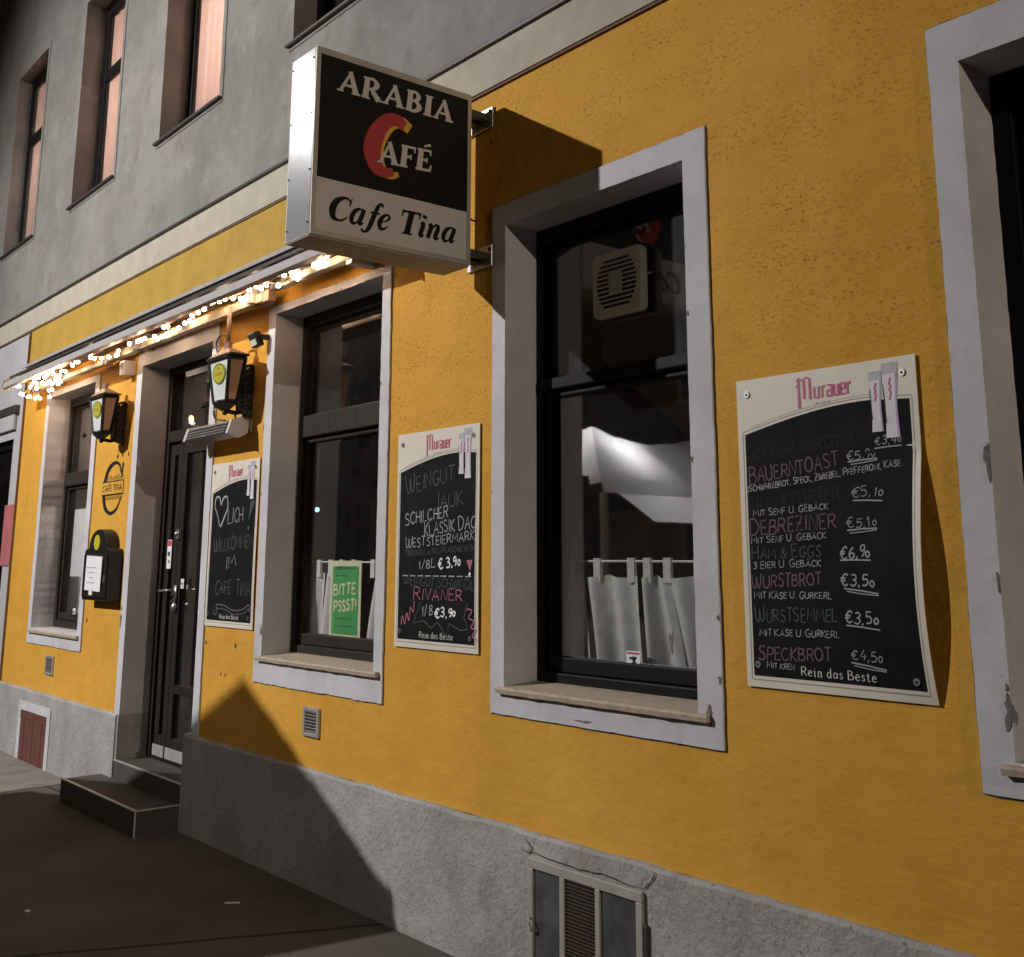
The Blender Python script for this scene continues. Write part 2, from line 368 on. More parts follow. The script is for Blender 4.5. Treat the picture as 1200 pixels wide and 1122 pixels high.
def surround(parent, o, i, yf, yb, mat, jit=.003, chips=(), name='surround', n=60, open_bottom=False):
    """painted band round an opening with its reveal; o, i = (x0,x1,z0,z1)"""
    mb = MB(); rnd = random.Random(int(abs(o[0])*1000))
    def side(r, jt, seed):
        pts = []
        cs = [(r[0], r[2]), (r[1], r[2]), (r[1], r[3]), (r[0], r[3])]
        for k in range(4):
            a, b = cs[k], cs[(k+1) % 4]
            for q in range(n):
                t = q/n; x = a[0]+(b[0]-a[0])*t; z = a[1]+(b[1]-a[1])*t
                d = jt*(mnoise.noise(V((x*5+seed, z*5, seed)))*.7 + mnoise.noise(V((x*31+seed, z*31, seed)))*.9) if q else 0
                if k in (0, 2): z += d
                else: x += d
                pts.append((x, z))
        return pts
    A = side(o, jit, o[0]); B = side(i, jit*.6, 7.7)
    L = len(A); km = mb.m(mat)
    mb.v += [V((x, yf, z)) for x, z in A] + [V((x, yf, z)) for x, z in B] + [V((x, yb, z)) for x, z in B] + [V((x, .03, z)) for x, z in A]
    for q in range(L):
        r = (q+1) % L
        if open_bottom and q < n: continue
        mb.f += [[q, r, L+r, L+q], [L+q, L+r, 2*L+r, 2*L+q], [3*L+q, 3*L+r, r, q]]; mb.mi += [km]*3
    kc = mb.m(M['chip']); base = len(mb.v)
    mb.v += [V((x, -.0018, z)) for x, z in A]
    mb.v += [V((x + (.004+.006*abs(mnoise.noise(V((x*13, z*13, 4)))))*(1 if x > (o[0]+o[1])/2 else -1), -.0018, z + (.004+.006*abs(mnoise.noise(V((x*17, z*17, 9)))))*(1 if z > (o[2]+o[3])/2 else -1))) for x, z in A]
    for q in range(L):
        r = (q+1) % L
        if open_bottom and q < n: continue
        mb.f.append([base+q, base+r, base+L+r, base+L+q]); mb.mi.append(kc)
    chips = list(chips)
    for _ in range(0 if parent.name.startswith('upper') else 8):
        e = rnd.choice((o, i)); v_ = rnd.random() < .7; rr = .003+.007*rnd.random()**2
        if v_: cx_, cz_ = rnd.choice((e[0], e[1])), rnd.uniform(i[2]+.1, i[3])
        else: cx_, cz_ = rnd.uniform(i[0], i[1]), e[3] if open_bottom else rnd.choice((e[2], e[3]))
        ins = rr*.9*(1 if e is o else -1)
        if v_: cx_ += ins if cx_ < (o[0]+o[1])/2 else -ins
        else: cz_ += ins if cz_ < (o[2]+o[3])/2 else -ins
        chips.append((cx_, cz_, rr*(.8 if v_ else 1.6), rr*(1.8 if v_ else .8)))
    for (cx, cz, rx, rz) in chips:
        k = 25; ph = rnd.uniform(0, 6)
        pts = []
        for q in range(k):
            a = 2*math.pi*q/k; g = .55+.45*rnd.random()+.25*math.sin(3*a+ph)
            pts.append((cx+rx*g*math.cos(a), cz+rz*g*math.sin(a)))
        mb.face([(x, yf-.0025, z) for x, z in pts], M['chip'])
    return mb.build(name, parent)

# ------------------------------------------------------------------ lettering
def catmull(p, k=6):
    if len(p) < 3: return p
    P = [p[0]] + list(p) + [p[-1]]; out = []
    for i in range(1, len(P)-2):
        for t in [j/k for j in range(k)]:
            q = []
            for d in (0, 1):
                a, b, c, e = P[i-1][d], P[i][d], P[i+1][d], P[i+2][d]
                q.append(.5*(2*b + (c-a)*t + (2*a-5*b+4*c-e)*t*t + (3*b-a-3*c+e)*t**3))
            out.append(tuple(q))
    out.append(p[-1]); return out
def S(txt):
    out = []
    for s in txt.split(';'):
        s = s.strip(); sm = s.startswith('~'); s = s.lstrip('~')
        p = [tuple(float(a) for a in q.split(',')) for q in s.split()]
        out.append(catmull(p, 4) if sm else p)
    return out
GL = {k: (wd, S(t)) for k, wd, t in [
 ('A', .72, '0,0 .36,1 .72,0; .14,.38 .58,.38'), ('B', .62, '.02,0 .02,1; ~.02,1 .42,.95 .46,.72 .3,.54 .02,.52; ~.02,.52 .46,.5 .6,.26 .44,.04 .02,0'),
 ('C', .66, '~.62,.84 .4,1 .12,.82 .02,.45 .16,.1 .42,0 .64,.16'), ('D', .68, '.04,0 .04,1; ~.0,1 .4,.95 .66,.55 .46,.1 .02,0'),
 ('E', .55, '.52,1 .04,1 .04,0 .54,0; .04,.52 .44,.52'), ('F', .55, '.54,1 .04,1 .04,0; .04,.52 .44,.52'),
 ('G', .7, '~.62,.86 .4,1 .12,.82 .02,.45 .16,.1 .42,0 .62,.16 .66,.42; .4,.42 .68,.42'), ('H', .64, '.03,0 .03,1; .62,0 .62,1; .03,.52 .62,.5'),
 ('I', .16, '.08,0 .08,1'), ('J', .45, '~.42,1 .42,.3 .3,.02 .04,.1'), ('K', .62, '.03,0 .03,1; .58,1 .05,.48 .62,0'), ('L', .52, '.03,1 .03,0 .52,.02'),
 ('M', .84, '.02,0 .1,1 .42,.35 .74,1 .82,0'), ('N', .66, '.02,0 .04,1 .62,0 .64,1'), ('O', .72, '~.36,1 .1,.82 .02,.45 .14,.1 .38,0 .62,.14 .7,.5 .6,.86 .36,1'),
 ('P', .58, '.03,0 .03,1; ~.03,1 .42,.98 .56,.74 .4,.5 .03,.46'), ('R', .62, '.03,0 .03,1; ~.03,1 .42,.98 .55,.76 .4,.52 .03,.5; .26,.5 .62,0'),
 ('S', .58, '~.52,.86 .3,1 .08,.84 .16,.6 .42,.46 .54,.22 .34,0 .04,.12'), ('T', .6, '0,1 .6,1; .3,1 .3,0'), ('U', .64, '~.03,1 .03,.3 .18,.02 .44,.02 .6,.3 .62,1'),
 ('V', .62, '0,1 .32,0 .62,1'), ('W', .9, '~0,1 .06,.4 .2,.0 .4,.2 .46,.8; ~.46,.8 .5,.2 .66,.0 .82,.4 .9,1'), ('Z', .6, '.02,1 .58,1 .02,0 .6,0; .14,.5 .46,.5'),
 ('Ä', .72, '0,0 .36,.9 .72,0; .14,.34 .58,.34; .2,1.1 .22,1.16; .5,1.1 .52,1.16'), ('Ü', .64, '~.03,.9 .03,.3 .18,.02 .44,.02 .6,.3 .62,.9; .2,1.05 .22,1.12; .46,1.05 .48,1.12'),
 ('€', .7, '~.66,.84 .46,1 .24,.82 .14,.45 .26,.1 .5,0 .68,.14; .0,.6 .5,.62; .0,.4 .46,.42'),
 ('0', .42, '~.2,.6 .05,.45 .04,.2 .18,.02 .34,.14 .36,.42 .2,.6'), ('1', .3, '.02,.7 .2,1 .2,0'), ('3', .55, '~.06,.9 .3,1 .5,.8 .4,.58 .2,.52; ~.2,.52 .48,.44 .52,.2 .3,0 .02,.1'),
 ('4', .58, '.34,1 .02,.36 .58,.36; .42,.6 .42,0'), ('5', .55, '.52,1 .12,1 .08,.56; ~.08,.56 .36,.62 .54,.36 .4,.06 .04,.04'), ('6', .52, '~.42,1 .14,.7 .04,.3 .22,0 .46,.1 .5,.36 .3,.5 .06,.34'),
 ('7', .52, '.02,1 .52,1 .18,0; .16,.5 .46,.5'), ('8', .5, '~.26,.52 .06,.7 .14,.96 .36,.98 .46,.76 .26,.52 .04,.3 .1,.04 .38,.02 .5,.26 .26,.52'),
 ('9', .42, '~.40,.66 .2,.5 .05,.7 .14,.96 .36,.98 .44,.72 .40,.3 .22,0'), (',', .2, '.12,.1 .04,-.16'), ('.', .18, '.06,.0 .1,.05'), ('/', .44, '0,-.05 .44,1.05'),
 ('(', .26, '~.24,1.15 .06,.8 .06,.2 .22,-.15'), ('!', .2, '.1,1 .1,.32; .1,.06 .1,.0'), ('&', .7, '~.66,0 .2,.7 .3,1 .46,.8 .06,.3 .22,0 .5,.1 .64,.46'), ('-', .4, '.04,.5 .36,.5'),
 # lower case, upright book hand
 ('a', .5, '~.42,.5 .2,.64 .04,.42 .06,.14 .22,0 .42,.2; .42,.62 .42,.1 .5,.02'), ('d', .54, '~.42,.5 .2,.64 .04,.42 .06,.14 .22,0 .42,.2; .43,1.05 .43,.02 .52,.02'),
 ('e', .48, '~.06,.36 .42,.38 .36,.6 .2,.64 .04,.4 .08,.1 .26,0 .44,.12'), ('i', .24, '.02,.62 .12,.62 .12,.0; .03,0 .22,0; .11,.86 .13,.9'),
 ('n', .56, '.1,.62 .1,0; ~.1,.45 .24,.62 .4,.6 .44,.4 .44,0; .01,0 .2,0; .36,0 .54,0'), ('s', .42, '~.36,.54 .2,.64 .06,.5 .2,.34 .36,.18 .22,0 .04,.1'),
 ('t', .36, '~.14,.86 .14,.12 .22,0 .36,.08; .0,.62 .32,.62'), ('u', .56, '~.08,.62 .08,.16 .2,0 .34,.04 .44,.2; .44,.62 .44,.06 .54,.02'),
 ('r', .42, '.12,.62 .12,0; ~.12,.42 .22,.62 .4,.6; .02,0 .22,0'),
]}
def ribbon(mb, pts, wd, mat, put, d):
    """flat band along a polyline in (u,v); put(u,v,lift) -> world"""
    n = len(pts)
    if n < 2: return
    ws = wd if isinstance(wd, (list, tuple)) else [wd]*n
    if len(ws) != n:
        W_ = ws; ws = []
        for q in range(n):
            t = q/(n-1)*(len(W_)-1); k = min(int(t), len(W_)-2); ws.append(W_[k]+(W_[k+1]-W_[k])*(t-k))
    L = []; R = []
    for q in range(n):
        a = pts[max(q-1, 0)]; b = pts[min(q+1, n-1)]
        dx, dy = b[0]-a[0], b[1]-a[1]; l = math.hypot(dx, dy) or 1
        nx, ny = -dy/l*ws[q]/2, dx/l*ws[q]/2
        L.append((pts[q][0]+nx, pts[q][1]+ny)); R.append((pts[q][0]-nx, pts[q][1]-ny))
    k = mb.m(mat); i = len(mb.v)
    mb.v += [V(put(u, v, d)) for u, v in L] + [V(put(u, v, d)) for u, v in R]
    for q in range(n-1):
        mb.f.append([i+q, i+q+1, i+n+q+1, i+n+q]); mb.mi.append(k)
def write(mb, text, x0, z0, x1, z1, h, mat, put, wd, jit=.05, lift=.0016, capbig=1.12, seed=1, slant=.06, nib=None, gap=.16):
    rnd = random.Random(seed)
    tot = 0; items = []
    for i, c in enumerate(text):
        if c == ' ': tot += .38; continue
        g = GL.get(c) or GL['I']
        first = (i == 0 or text[i-1] == ' ') and c.isupper()
        k = capbig if first else 1.0
        items.append((c, tot, k)); tot += g[0]*k + gap
    tot -= gap
    L = math.hypot(x1-x0, z1-z0); sx = L/tot; ux, uz = (x1-x0)/L, (z1-z0)/L
    dd = 0
    for c, off, k in items:
        ang = rnd.uniform(-jit, jit); dz = rnd.uniform(-jit, jit)*.6; sc_ = k*(1+rnd.uniform(-jit, jit))
        for st in GL.get(c, GL['I'])[1]:
            pts = []
            for (px, pz) in st:
                px += rnd.uniform(-1, 1)*jit*.25; pz += rnd.uniform(-1, 1)*jit*.25
                a = px*k + slant*pz + ang*pz; b = (pz + dz)*sc_ - ang*px*.5
                u = (off+a)*sx; v = b*h
                pts.append((x0 + ux*u - uz*v, z0 + uz*u + ux*v))
            dd += 1
            if nib:
                ribbon(mb, pts, wd*.45, mat, put, lift+dd*2e-5)
                n_ = len(pts)
                for q in range(n_-1):
                    a, b = pts[q], pts[q+1]; mb.face([put(a[0]-nib[0], a[1]-nib[1], lift+dd*2e-5+1e-5), put(a[0]+nib[0], a[1]+nib[1], lift+dd*2e-5+1e-5), put(b[0]+nib[0], b[1]+nib[1], lift+dd*2e-5+1e-5), put(b[0]-nib[0], b[1]-nib[1], lift+dd*2e-5+1e-5)], mat)
            else:
                ribbon(mb, pts, wd*rnd.uniform(.85, 1.15), mat, put, lift+dd*2e-5)

# ------------------------------------------------------------------ setting: ground
mb = MB(); mb.box((-80, -3.9, -.2), (60, -.0, 0), M['asphalt'])
def crack(pts, wd, mb, z=.003):
    ribbon(mb, pts, wd, M['dark'], lambda u, v, d: (u, v, z), 0)
rn = random.Random(5)
crack([(-7.95+.0*q, -.36) if False else (-10.4+.35*q, -.20+rn.uniform(-.012, .012)) for q in range(9)], .012, mb)
crack([(-3.72-.06*q, -.02-.12*q+rn.uniform(-.012, .012)) for q in range(14)], .014, mb)
mb.box((-40, -.50, .0005), (-7.98, -.03, .004), M['pale_strip'])  # paler strip of ground along the foot of the wall
o = mb.build('pavement'); o['kind'] = 'structure'; tag(o, 'worn dark asphalt pavement in front of the yellow café')
mb = MB(); mb.box((-80, -60, -.35), (60, -3.9, -.12), M['asphalt']); o = mb.build('road'); o['kind'] = 'structure'
mb = MB(); mb.box((-80, -12.9, -.3), (60, -7.6, -.002), M['asphalt']); o = mb.build('far_pavement'); o['kind'] = 'structure'

# ------------------------------------------------------------------ the building
bld = thing('cafe_building', 'yellow ground-floor café house with grey plaster upper storey and white framed windows', 'building', (-4, .4, 0))
ZP, ZB = .553, 3.713
WC = dict(o=(-2.977, -1.715, .967, 3.128), i=(-2.886, -1.824, 1.066, 3.030))
WB = dict(o=(-5.164, -3.816, .924, 3.050), i=(-5.073, -3.896, 1.061, 3.005))
WA = dict(o=(-9.450, -8.082, .917, 3.038), i=(-9.36, -8.18, 1.04, 2.985))
WD = dict(o=(-.813, .46, .969, 3.155), i=(-.715, .36, 1.057, 3.021))
DO = dict(o=(-7.272, -5.862, .5, 3.085), i=(-7.172, -5.955, .26, 2.975))
grow = lambda r, g=.02: (r[0]-g, r[1]+g, r[2]-g, r[3]+g)
mb = MB(); wall_panel(mb, -10.12, 3.2, ZP, ZB, 0, [grow(WA['i']), grow(WB['i']), grow(WC['i']), grow(WD['i']), grow(DO['i'])], M['yellow'])
mb.box((-10.12, .001, ZP), (-10.10, .3, ZB), M['yellow'])
mb.keep = True; mb.build('facade_wall', bld)
# upper storey
UW = [(-11.45, -10.37), (-9.25, -8.15), (-7.19, -6.07), (-5.04, -3.94)]
UZ0, UZ1 = 4.69, 6.70
mb = MB(); wall_panel(mb, -16, 3.2, 3.95, 8.2, .0, [(a, b, UZ0, UZ1) for a, b in UW], M['grey']); mb.keep = True
mb.build('upper_wall', bld)
mb = MB(); mb.box((-16, -.018, ZB), (3.2, .05, 3.915), M['cream']); mb.box((-16, -.012, ZB-.012), (3.2, .04, ZB-.001), M['brownline']); mb.build('cornice_band', bld)
mb = MB(); mb.box((-10.10, -.004, 3.30), (-3.62, .0, ZB-.013), M['old_yellow']); mb.build('fascia_strip', bld)
mb = MB(); mb.box((-16, -.034, 3.916), (3.2, .05, 3.938), M['dark_metal']); mb.box((-16, -.004, 3.9385), (3.2, .05, 3.951), M['grey']); mb.build('drip_edge', bld, bevel=.006)
# plinth: rough render with a wavy top edge
def plinth(x0, x1):
    mb = MB(); n = int((x1-x0)/.05); k = mb.m(M['plinth']); i = 0
    for q in range(n+1):
        x = x0+(x1-x0)*q/n
        zt = ZP + .008*mnoise.noise(V((x*4, 0, 0))) + .005*mnoise.noise(V((x*19, 3, 0)))
        mb.v += [V((x, -.028, -.1)), V((x, -.026, zt-.012)), V((x, -.016, zt)), V((x, .02, zt+.002))]
        if q:
            a = (q-1)*4; b = q*4
            for j in range(3): mb.f.append([a+j, b+j, b+j+1, a+j+1]); mb.mi.append(k)
    e = n*4
    for s_, xx in ((0, x0), (e, x1)):
        mb.face([(xx, -.028, -.1), (xx, -.026, ZP-.01), (xx, .3, ZP-.01), (xx, .3, -.1)], M['plinth'])
    return mb.build('plinth', bld)
plinth(-9.42, -7.195); plinth(-10.12, -9.42); plinth(-6.03, 3.2)
tag(bpy.data.objects['plinth'], 'rough grey plinth between the red hatch and the doorstep')

def casement(win, y0, tz, mat, fl, sash=True, low=None, gmat='glass', gl_up=None):
    """fixed frame + transom + lower sash + panes, inside opening win['i']"""
    x0, x1, z0, z1 = win['i']
    mb = MB(); ring_frame(mb, x0, x1, z0, z1, fl, fl, .06, .07, y0, y0+.10, mat)
    mb.box((x0+fl, y0-.012, tz[0]), (x1-fl, y0+.09, tz[1]), mat)
    w_ = mb.build('window', bld, bevel=.006)
    a0, a1 = x0+fl+.003, x1-fl-.003
    mb = MB(); ring_frame(mb, a0, a1, z0+.062, tz[0]-.004, .034, .034, .06, .026, y0+.018, y0+.075, mat); mb.build('sash', w_, bevel=.005)
    mb = MB(); ring_frame(mb, a0, a1, tz[1]+.003, z1-.072, .022, .022, .012, .03, y0+.035, y0+.075, mat); mb.build('sash', w_, bevel=.004)
    mb = MB(); mb.box((a0+.03, y0+.045, z0+.118), (a1-.03, y0+.049, tz[0]-.03), M[gmat]); mb.build('pane', w_)
    mb = MB(); mb.box((a0+.018, y0+.045, tz[1]+.014), (a1-.018, y0+.049, z1-.10), M[gl_up or gmat]); mb.build('pane', w_)
    return w_
def stone_sill(w_, win, zt, ov=.03):
    mb = MB(); x0, x1 = win['i'][0]-.03, win['i'][1]+.055; n = 24; k = mb.m(M['sill'])
    for q in range(n+1):
        x = x0+(x1-x0)*q/n; j = .003*mnoise.noise(V((x*14, 5, 0)))
        mb.v += [V((x, .17, zt+.012)), V((x, -.030+j, zt)), V((x, -.034+j*1.5, zt-.008)), V((x, -.030+j, zt-.025+j)), V((x, .17, zt-.024))]
        if q:
            a, b = (q-1)*5, q*5
            for c in range(4): mb.f.append([a+c, b+c, b+c+1, a+c+1]); mb.mi.append(k)
    mb.f.append([0, 1, 2, 3, 4]); mb.mi.append(k); mb.f.append([n*5+c for c in (4, 3, 2, 1, 0)]); mb.mi.append(k)
    mb.build('sill', w_)
wC = casement(WC, .165, (2.298, 2.348), M['black_wood'], .045, gmat='glass', gl_up='glass_dusty')
wC['label'] = 'window with an exhaust fan in its upper pane'
surround(wC, WC['o'], WC['i'], -.010, .212, M['white'], .0032, chips=[(-1.935, 1.30, .014, .045), (-1.775, 1.07, .022, .035), (-1.95, 1.25, .006, .02), (-2.40, .99, .05, .004)]); stone_sill(wC, WC, 1.075)
wB = casement(WB, .165, (2.28, 2.405), M['wood'], .05, gmat='glass_clean')
wB['label'] = 'window with a green notice behind its lower pane'
surround(wB, WB['o'], WB['i'], -.010, .212, M['white'], .005, chips=[(-5.085, 1.2, .012, .03)]); stone_sill(wB, WB, 1.066)
wA = casement(WA, .165, (2.22, 2.33), M['wood'], .05, gmat='glass_clean')
wA['label'] = 'window under the left end of the awning'
surround(wA, WA['o'], WA['i'], -.010, .212, M['white'], .005); stone_sill(wA, WA, 1.03)
wD = casement(WD, .165, (2.285, 2.35), M['black_wood'], .06, gmat='glass_clean')
wD['label'] = 'window cut by the right edge of the photo'
surround(wD, WD['o'], WD['i'], -.010, .212, M['white'], .0032, chips=[(-.722, 1.85, .012, .06), (-.718, 1.18, .02, .055), (-.72, 1.52, .006, .03)]); stone_sill(wD, WD, 1.05)

# upstairs windows
for k, (a, b) in enumerate(UW):
    win = dict(i=(a+.02, b-.02, UZ0+.01, UZ1-.02))
    mb = MB(); x0, x1, z0, z1 = win['i']; y0 = (.13, .185, .20, .20)[k]
    ring_frame(mb, x0, x1, z0, z1, .055, .055, .06, .08, y0, y0+.05, M['black_wood'])
    mb.box((x0+.055, y0-.006, 5.93), (x1-.055, y0+.04, 6.03), M['black_wood']); mb.box((x0+.66, y0-.004, z0+.06), (x0+.76, y0+.04, 5.93), M['black_wood'])
    w_ = mb.build('upper_window', bld, bevel=.006)
    surround(w_, (a-.03, b+.03, UZ0-.03, UZ1+.03), win['i'], -.006, y0+.05, M['grey'], .003, name='reveal')
    mb = MB(); mb.box((a-.04, -.032, UZ0-.010), (b+.02, .235, UZ0+.011), M['dark_metal']); mb.build('sill', w_, bevel=.004)
    mb = MB(); mb.box((x0+.055, y0+.012, z0+.06), (x1-.055, y0+.015, z1-.08), M['glass_clean']); mb.build('pane', w_)
    if k < 3:
        mb = MB(); n = 90; kk = mb.m(M['lit'])
        for q in range(n+1):
            x = x0+(x1-x0)*q/n; y = y0+.055+.014*math.sin(q*.55+k)+.006*math.sin(q*.23+2*k)
            mb.v += [V((x, y, z0)), V((x, y, z1))]
            if q: mb.f.append([2*q-2, 2*q, 2*q+1, 2*q-1]); mb.mi.append(kk)
        mb.keep = True; mb.build('lit_curtain', w_, smooth=True)
        l_ = bpy.data.lights.new('room_light', 'POINT'); l_.energy = 95; l_.shadow_soft_size = .12; l_.color = (1, .86, .74)
        lo_ = bpy.data.objects.new('room_light', l_); col.objects.link(lo_); lo_.parent = bld; lo_.matrix_parent_inverse = WM[bld.name].inverted(); lo_.location = ((a+b)/2+.1, 1.25, 5.75)
    w_['label'] = ['lit upper window furthest left', 'lit upper window, middle of three', 'lit upper window nearest the hanging sign', 'dark upper window above the hanging sign'][k]

# interior shell behind the panes
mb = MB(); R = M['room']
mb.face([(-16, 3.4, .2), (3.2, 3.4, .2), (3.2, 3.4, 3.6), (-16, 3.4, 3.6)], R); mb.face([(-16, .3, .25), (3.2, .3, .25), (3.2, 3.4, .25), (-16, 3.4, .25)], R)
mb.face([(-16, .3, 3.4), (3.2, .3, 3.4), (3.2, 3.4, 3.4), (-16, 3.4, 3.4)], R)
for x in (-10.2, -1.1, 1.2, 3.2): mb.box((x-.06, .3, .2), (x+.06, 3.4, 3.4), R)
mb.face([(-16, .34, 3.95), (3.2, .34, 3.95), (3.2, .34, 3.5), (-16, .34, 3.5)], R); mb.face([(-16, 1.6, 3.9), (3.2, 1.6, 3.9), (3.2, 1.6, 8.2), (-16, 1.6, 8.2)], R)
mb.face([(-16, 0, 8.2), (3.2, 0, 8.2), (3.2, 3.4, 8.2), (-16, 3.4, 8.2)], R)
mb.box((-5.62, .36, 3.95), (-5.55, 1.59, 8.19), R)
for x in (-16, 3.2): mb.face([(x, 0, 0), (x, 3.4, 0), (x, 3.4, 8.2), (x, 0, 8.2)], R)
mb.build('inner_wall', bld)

# door
mb = MB(); x0, x1, z0, z1 = DO['i']; yd = .19; z0 = .268
ring_frame(mb, x0, x1, z0, z1, .07, .07, .004, .06, yd, yd+.10, M['doorwood']); mb.box((x0+.07, yd-.01, 2.42), (x1-.07, yd+.09, 2.50), M['doorwood'])
door = mb.build('door', bld, bevel=.006); door['label'] = 'brown wooden café door with glass panels under the awning'
for (a, b, n_) in ((x0+.073, -6.885, 'narrow'), (-6.88, x1-.073, 'wide')):
    mb = MB(); ring_frame(mb, a, b, z0+.006, 2.415, .075, .075, .14, .09, yd+.02, yd+.07, M['doorwood'])
    if n_ == 'wide': mb.box((a+.075, yd+.022, .70), (b-.075, yd+.068, .76), M['doorwood'])
    d_ = mb.build('door_leaf', door, bevel=.005)
    mb = MB(); mb.box((a+.07, yd+.043, z0+.14), (b-.07, yd+.047, 2.33), M['glass_clean']); mb.build('pane', door)
    mb = MB(); mb.box((a+.01, yd+.008, z0+.012), (b-.01, yd+.018, z0+.085), M['kick']); mb.build('kick_plate', door, bevel=.003)
mb = MB(); mb.box((x0+.06, yd+.043, 2.49), (x1-.06, yd+.047, 2.93), M['glass_clean']); mb.build('pane', door)
mb = MB(); mb.box((-6.865, yd+.002, 1.30), (-6.825, yd+.018, 1.42), M['steel']); mb.tube([(-6.845, yd+.01, 1.385), (-6.845, yd-.045, 1.385), (-6.86, yd-.05, 1.385), (-6.99, yd-.05, 1.38)], .009, M['steel']); mb.build('handle', door, smooth=True)
mb = MB(); mb.box((-6.87, yd+.0, 1.735), (-6.825, yd+.018, 1.80), M['steel']); mb.sphere((-6.85, yd-.004, 1.77), .014, M['steel']); mb.build('lock', door)
mb = MB(); mb.sphere((-6.845, yd+.01, 1.27), .026, M['steel'], sz=1.3); mb.build('lock', door, smooth=True)
surround(door, DO['o'], (DO['i'][0], DO['i'][1], .5, DO['i'][3]), -.010, .30, M['white'], .004, chips=[(-7.262, 1.18, .016, .05), (-7.258, 1.26, .01, .02)], name='door_surround', open_bottom=True)
mb = MB(); mb.box((-7.215, -.015, .25), (-7.172, .30, ZP-.003), M['plinth']); mb.build('door_jamb', bld)
mb = MB(); mb.box((-5.955, -.015, .25), (-5.95, .30, ZP-.003), M['plinth']); mb.build('door_jamb', bld)
# steps
mb = MB(); mb.box((-7.40, -.29, -.05), (-6.03, -.02, .143), M['step']); mb.build('doorstep', bld, bevel=.006)
mb = MB(); mb.box((-7.19, -.02, -.05), (-6.035, .32, .256), M['step']); mb.build('doorstep', bld, bevel=.006)
mb = MB(); mb.box((-7.402, -.293, .144), (-6.028, -.272, .1485), M['step_edge']); mb.box((-6.048, -.272, .144), (-6.028, -.022, .1485), M['step_edge']); mb.box((-6.0315, -.2935, -.02), (-6.0275, -.285, .143), M['step_edge'])
mb.build('step_edge', bld)
mb = MB(); mb.box((-7.188, -.024, .257), (-6.034, -.004, .2615), M['step_edge']); mb.build('step_edge', bld)
# vents
def vent(xa, xb, za, zb, lab):
    mb = MB(); ring_frame(mb, xa, xb, za, zb, .022, .022, .018, .018, -.014, .002, M['alu_dull'])
    v = mb.build('vent', bld, bevel=.002); v['label'] = lab
    mb = MB(); mb.box((xa+.02, -.003, za+.016), (xb-.02, .004, zb-.016), M['dark']); n = 7
    rot = Matrix.Rotation(.6, 3, 'X')
    for q in range(n):
        z = za+.024+(zb-za-.048)*q/(n-1); mb.box((xa+.022, -.009, z-.003), (xb-.022, -.006, z+.004), M['zinc'], rot)
    mb.build('slats', v)
vent(-8.885, -8.69, .70, .845, 'small air vent under the left window'); vent(-4.565, -4.40, .706, .848, 'small air vent under the window with the green notice')
# cellar hatch left
mb = MB(); ring_frame(mb, -9.42, -8.58, -.05, .46, .08, .08, .01, .07, -.034, -.0285, M['white']); ho = mb.build('cellar_hatch', bld); ho['label'] = 'rust red wooden cellar hatch with pale border'
mb = MB()
for q in range(6): mb.box((-9.34+.114*q, -.0325+.001*(q % 2), -.05), (-9.34+.114*q+.108, -.0286, .385), M['brownred'])
mb.box((-9.345, -.0285, -.05), (-8.655, -.0275, .388), M['dark']); mb.box((-9.34, -.038, .33), (-8.66, -.0335, .385), M['brownred']); mb.build('boards', ho)
# cellar window front
x0, x1, zt = -2.694, -2.079, .470; wd = x1-x0
mb = MB(); X = lambda t: x0+wd*t
for a, b in ((0, .05), (.30, .345), (.615, .655), (.95, 1.0)): mb.box((X(a), -.043, .0), (X(b), -.0285, zt-.035), M['zinc'])
mb.box((X(0), -.043, zt-.035), (X(1), -.0285, zt), M['zinc']); mb.box((X(0), -.041, .0), (X(1), -.0287, .025), M['zinc'])
cw = mb.build('cellar_window', bld, bevel=.003); cw['label'] = 'zinc framed cellar window with mesh and dusty panes at the foot of the wall'
for a, b in ((.05, .30), (.655, .95)):
    mb = MB(); mb.box((X(a), -.033, .02), (X(b), -.0288, zt-.036), M['slate']); mb.build('pane', cw)
mb = MB(); mb.box((X(.345), -.030, .02), (X(.615), -.0288, zt-.036), M['dark'])
for q in range(15): xx = X(.35+.26*q/14); mb.tube([(xx, -.036, .02), (xx, -.036, zt-.036)], .0016, M['rustmesh'], 4)
for q in range(34): zz = .024+(zt-.064)*q/33; mb.tube([(X(.345), -.0345, zz), (X(.615), -.0345, zz)], .0022, M['rustmesh'], 4)
mb.build('mesh_grille', cw)
mb = MB(); mb.tube([(X(.035), -.045, .26), (X(.035), -.055, .265), (X(.05), -.06, .25), (X(.06), -.055, .232), (X(.05), -.05, .22), (X(.035), -.046, .225)], .004, M['zinc']); mb.build('latch', cw)
mb = MB(); mb.box((X(1.005), -.040, .27), (X(1.03), -.0285, .37), M['dark_metal']); mb.build('hinge', cw, bevel=.003)
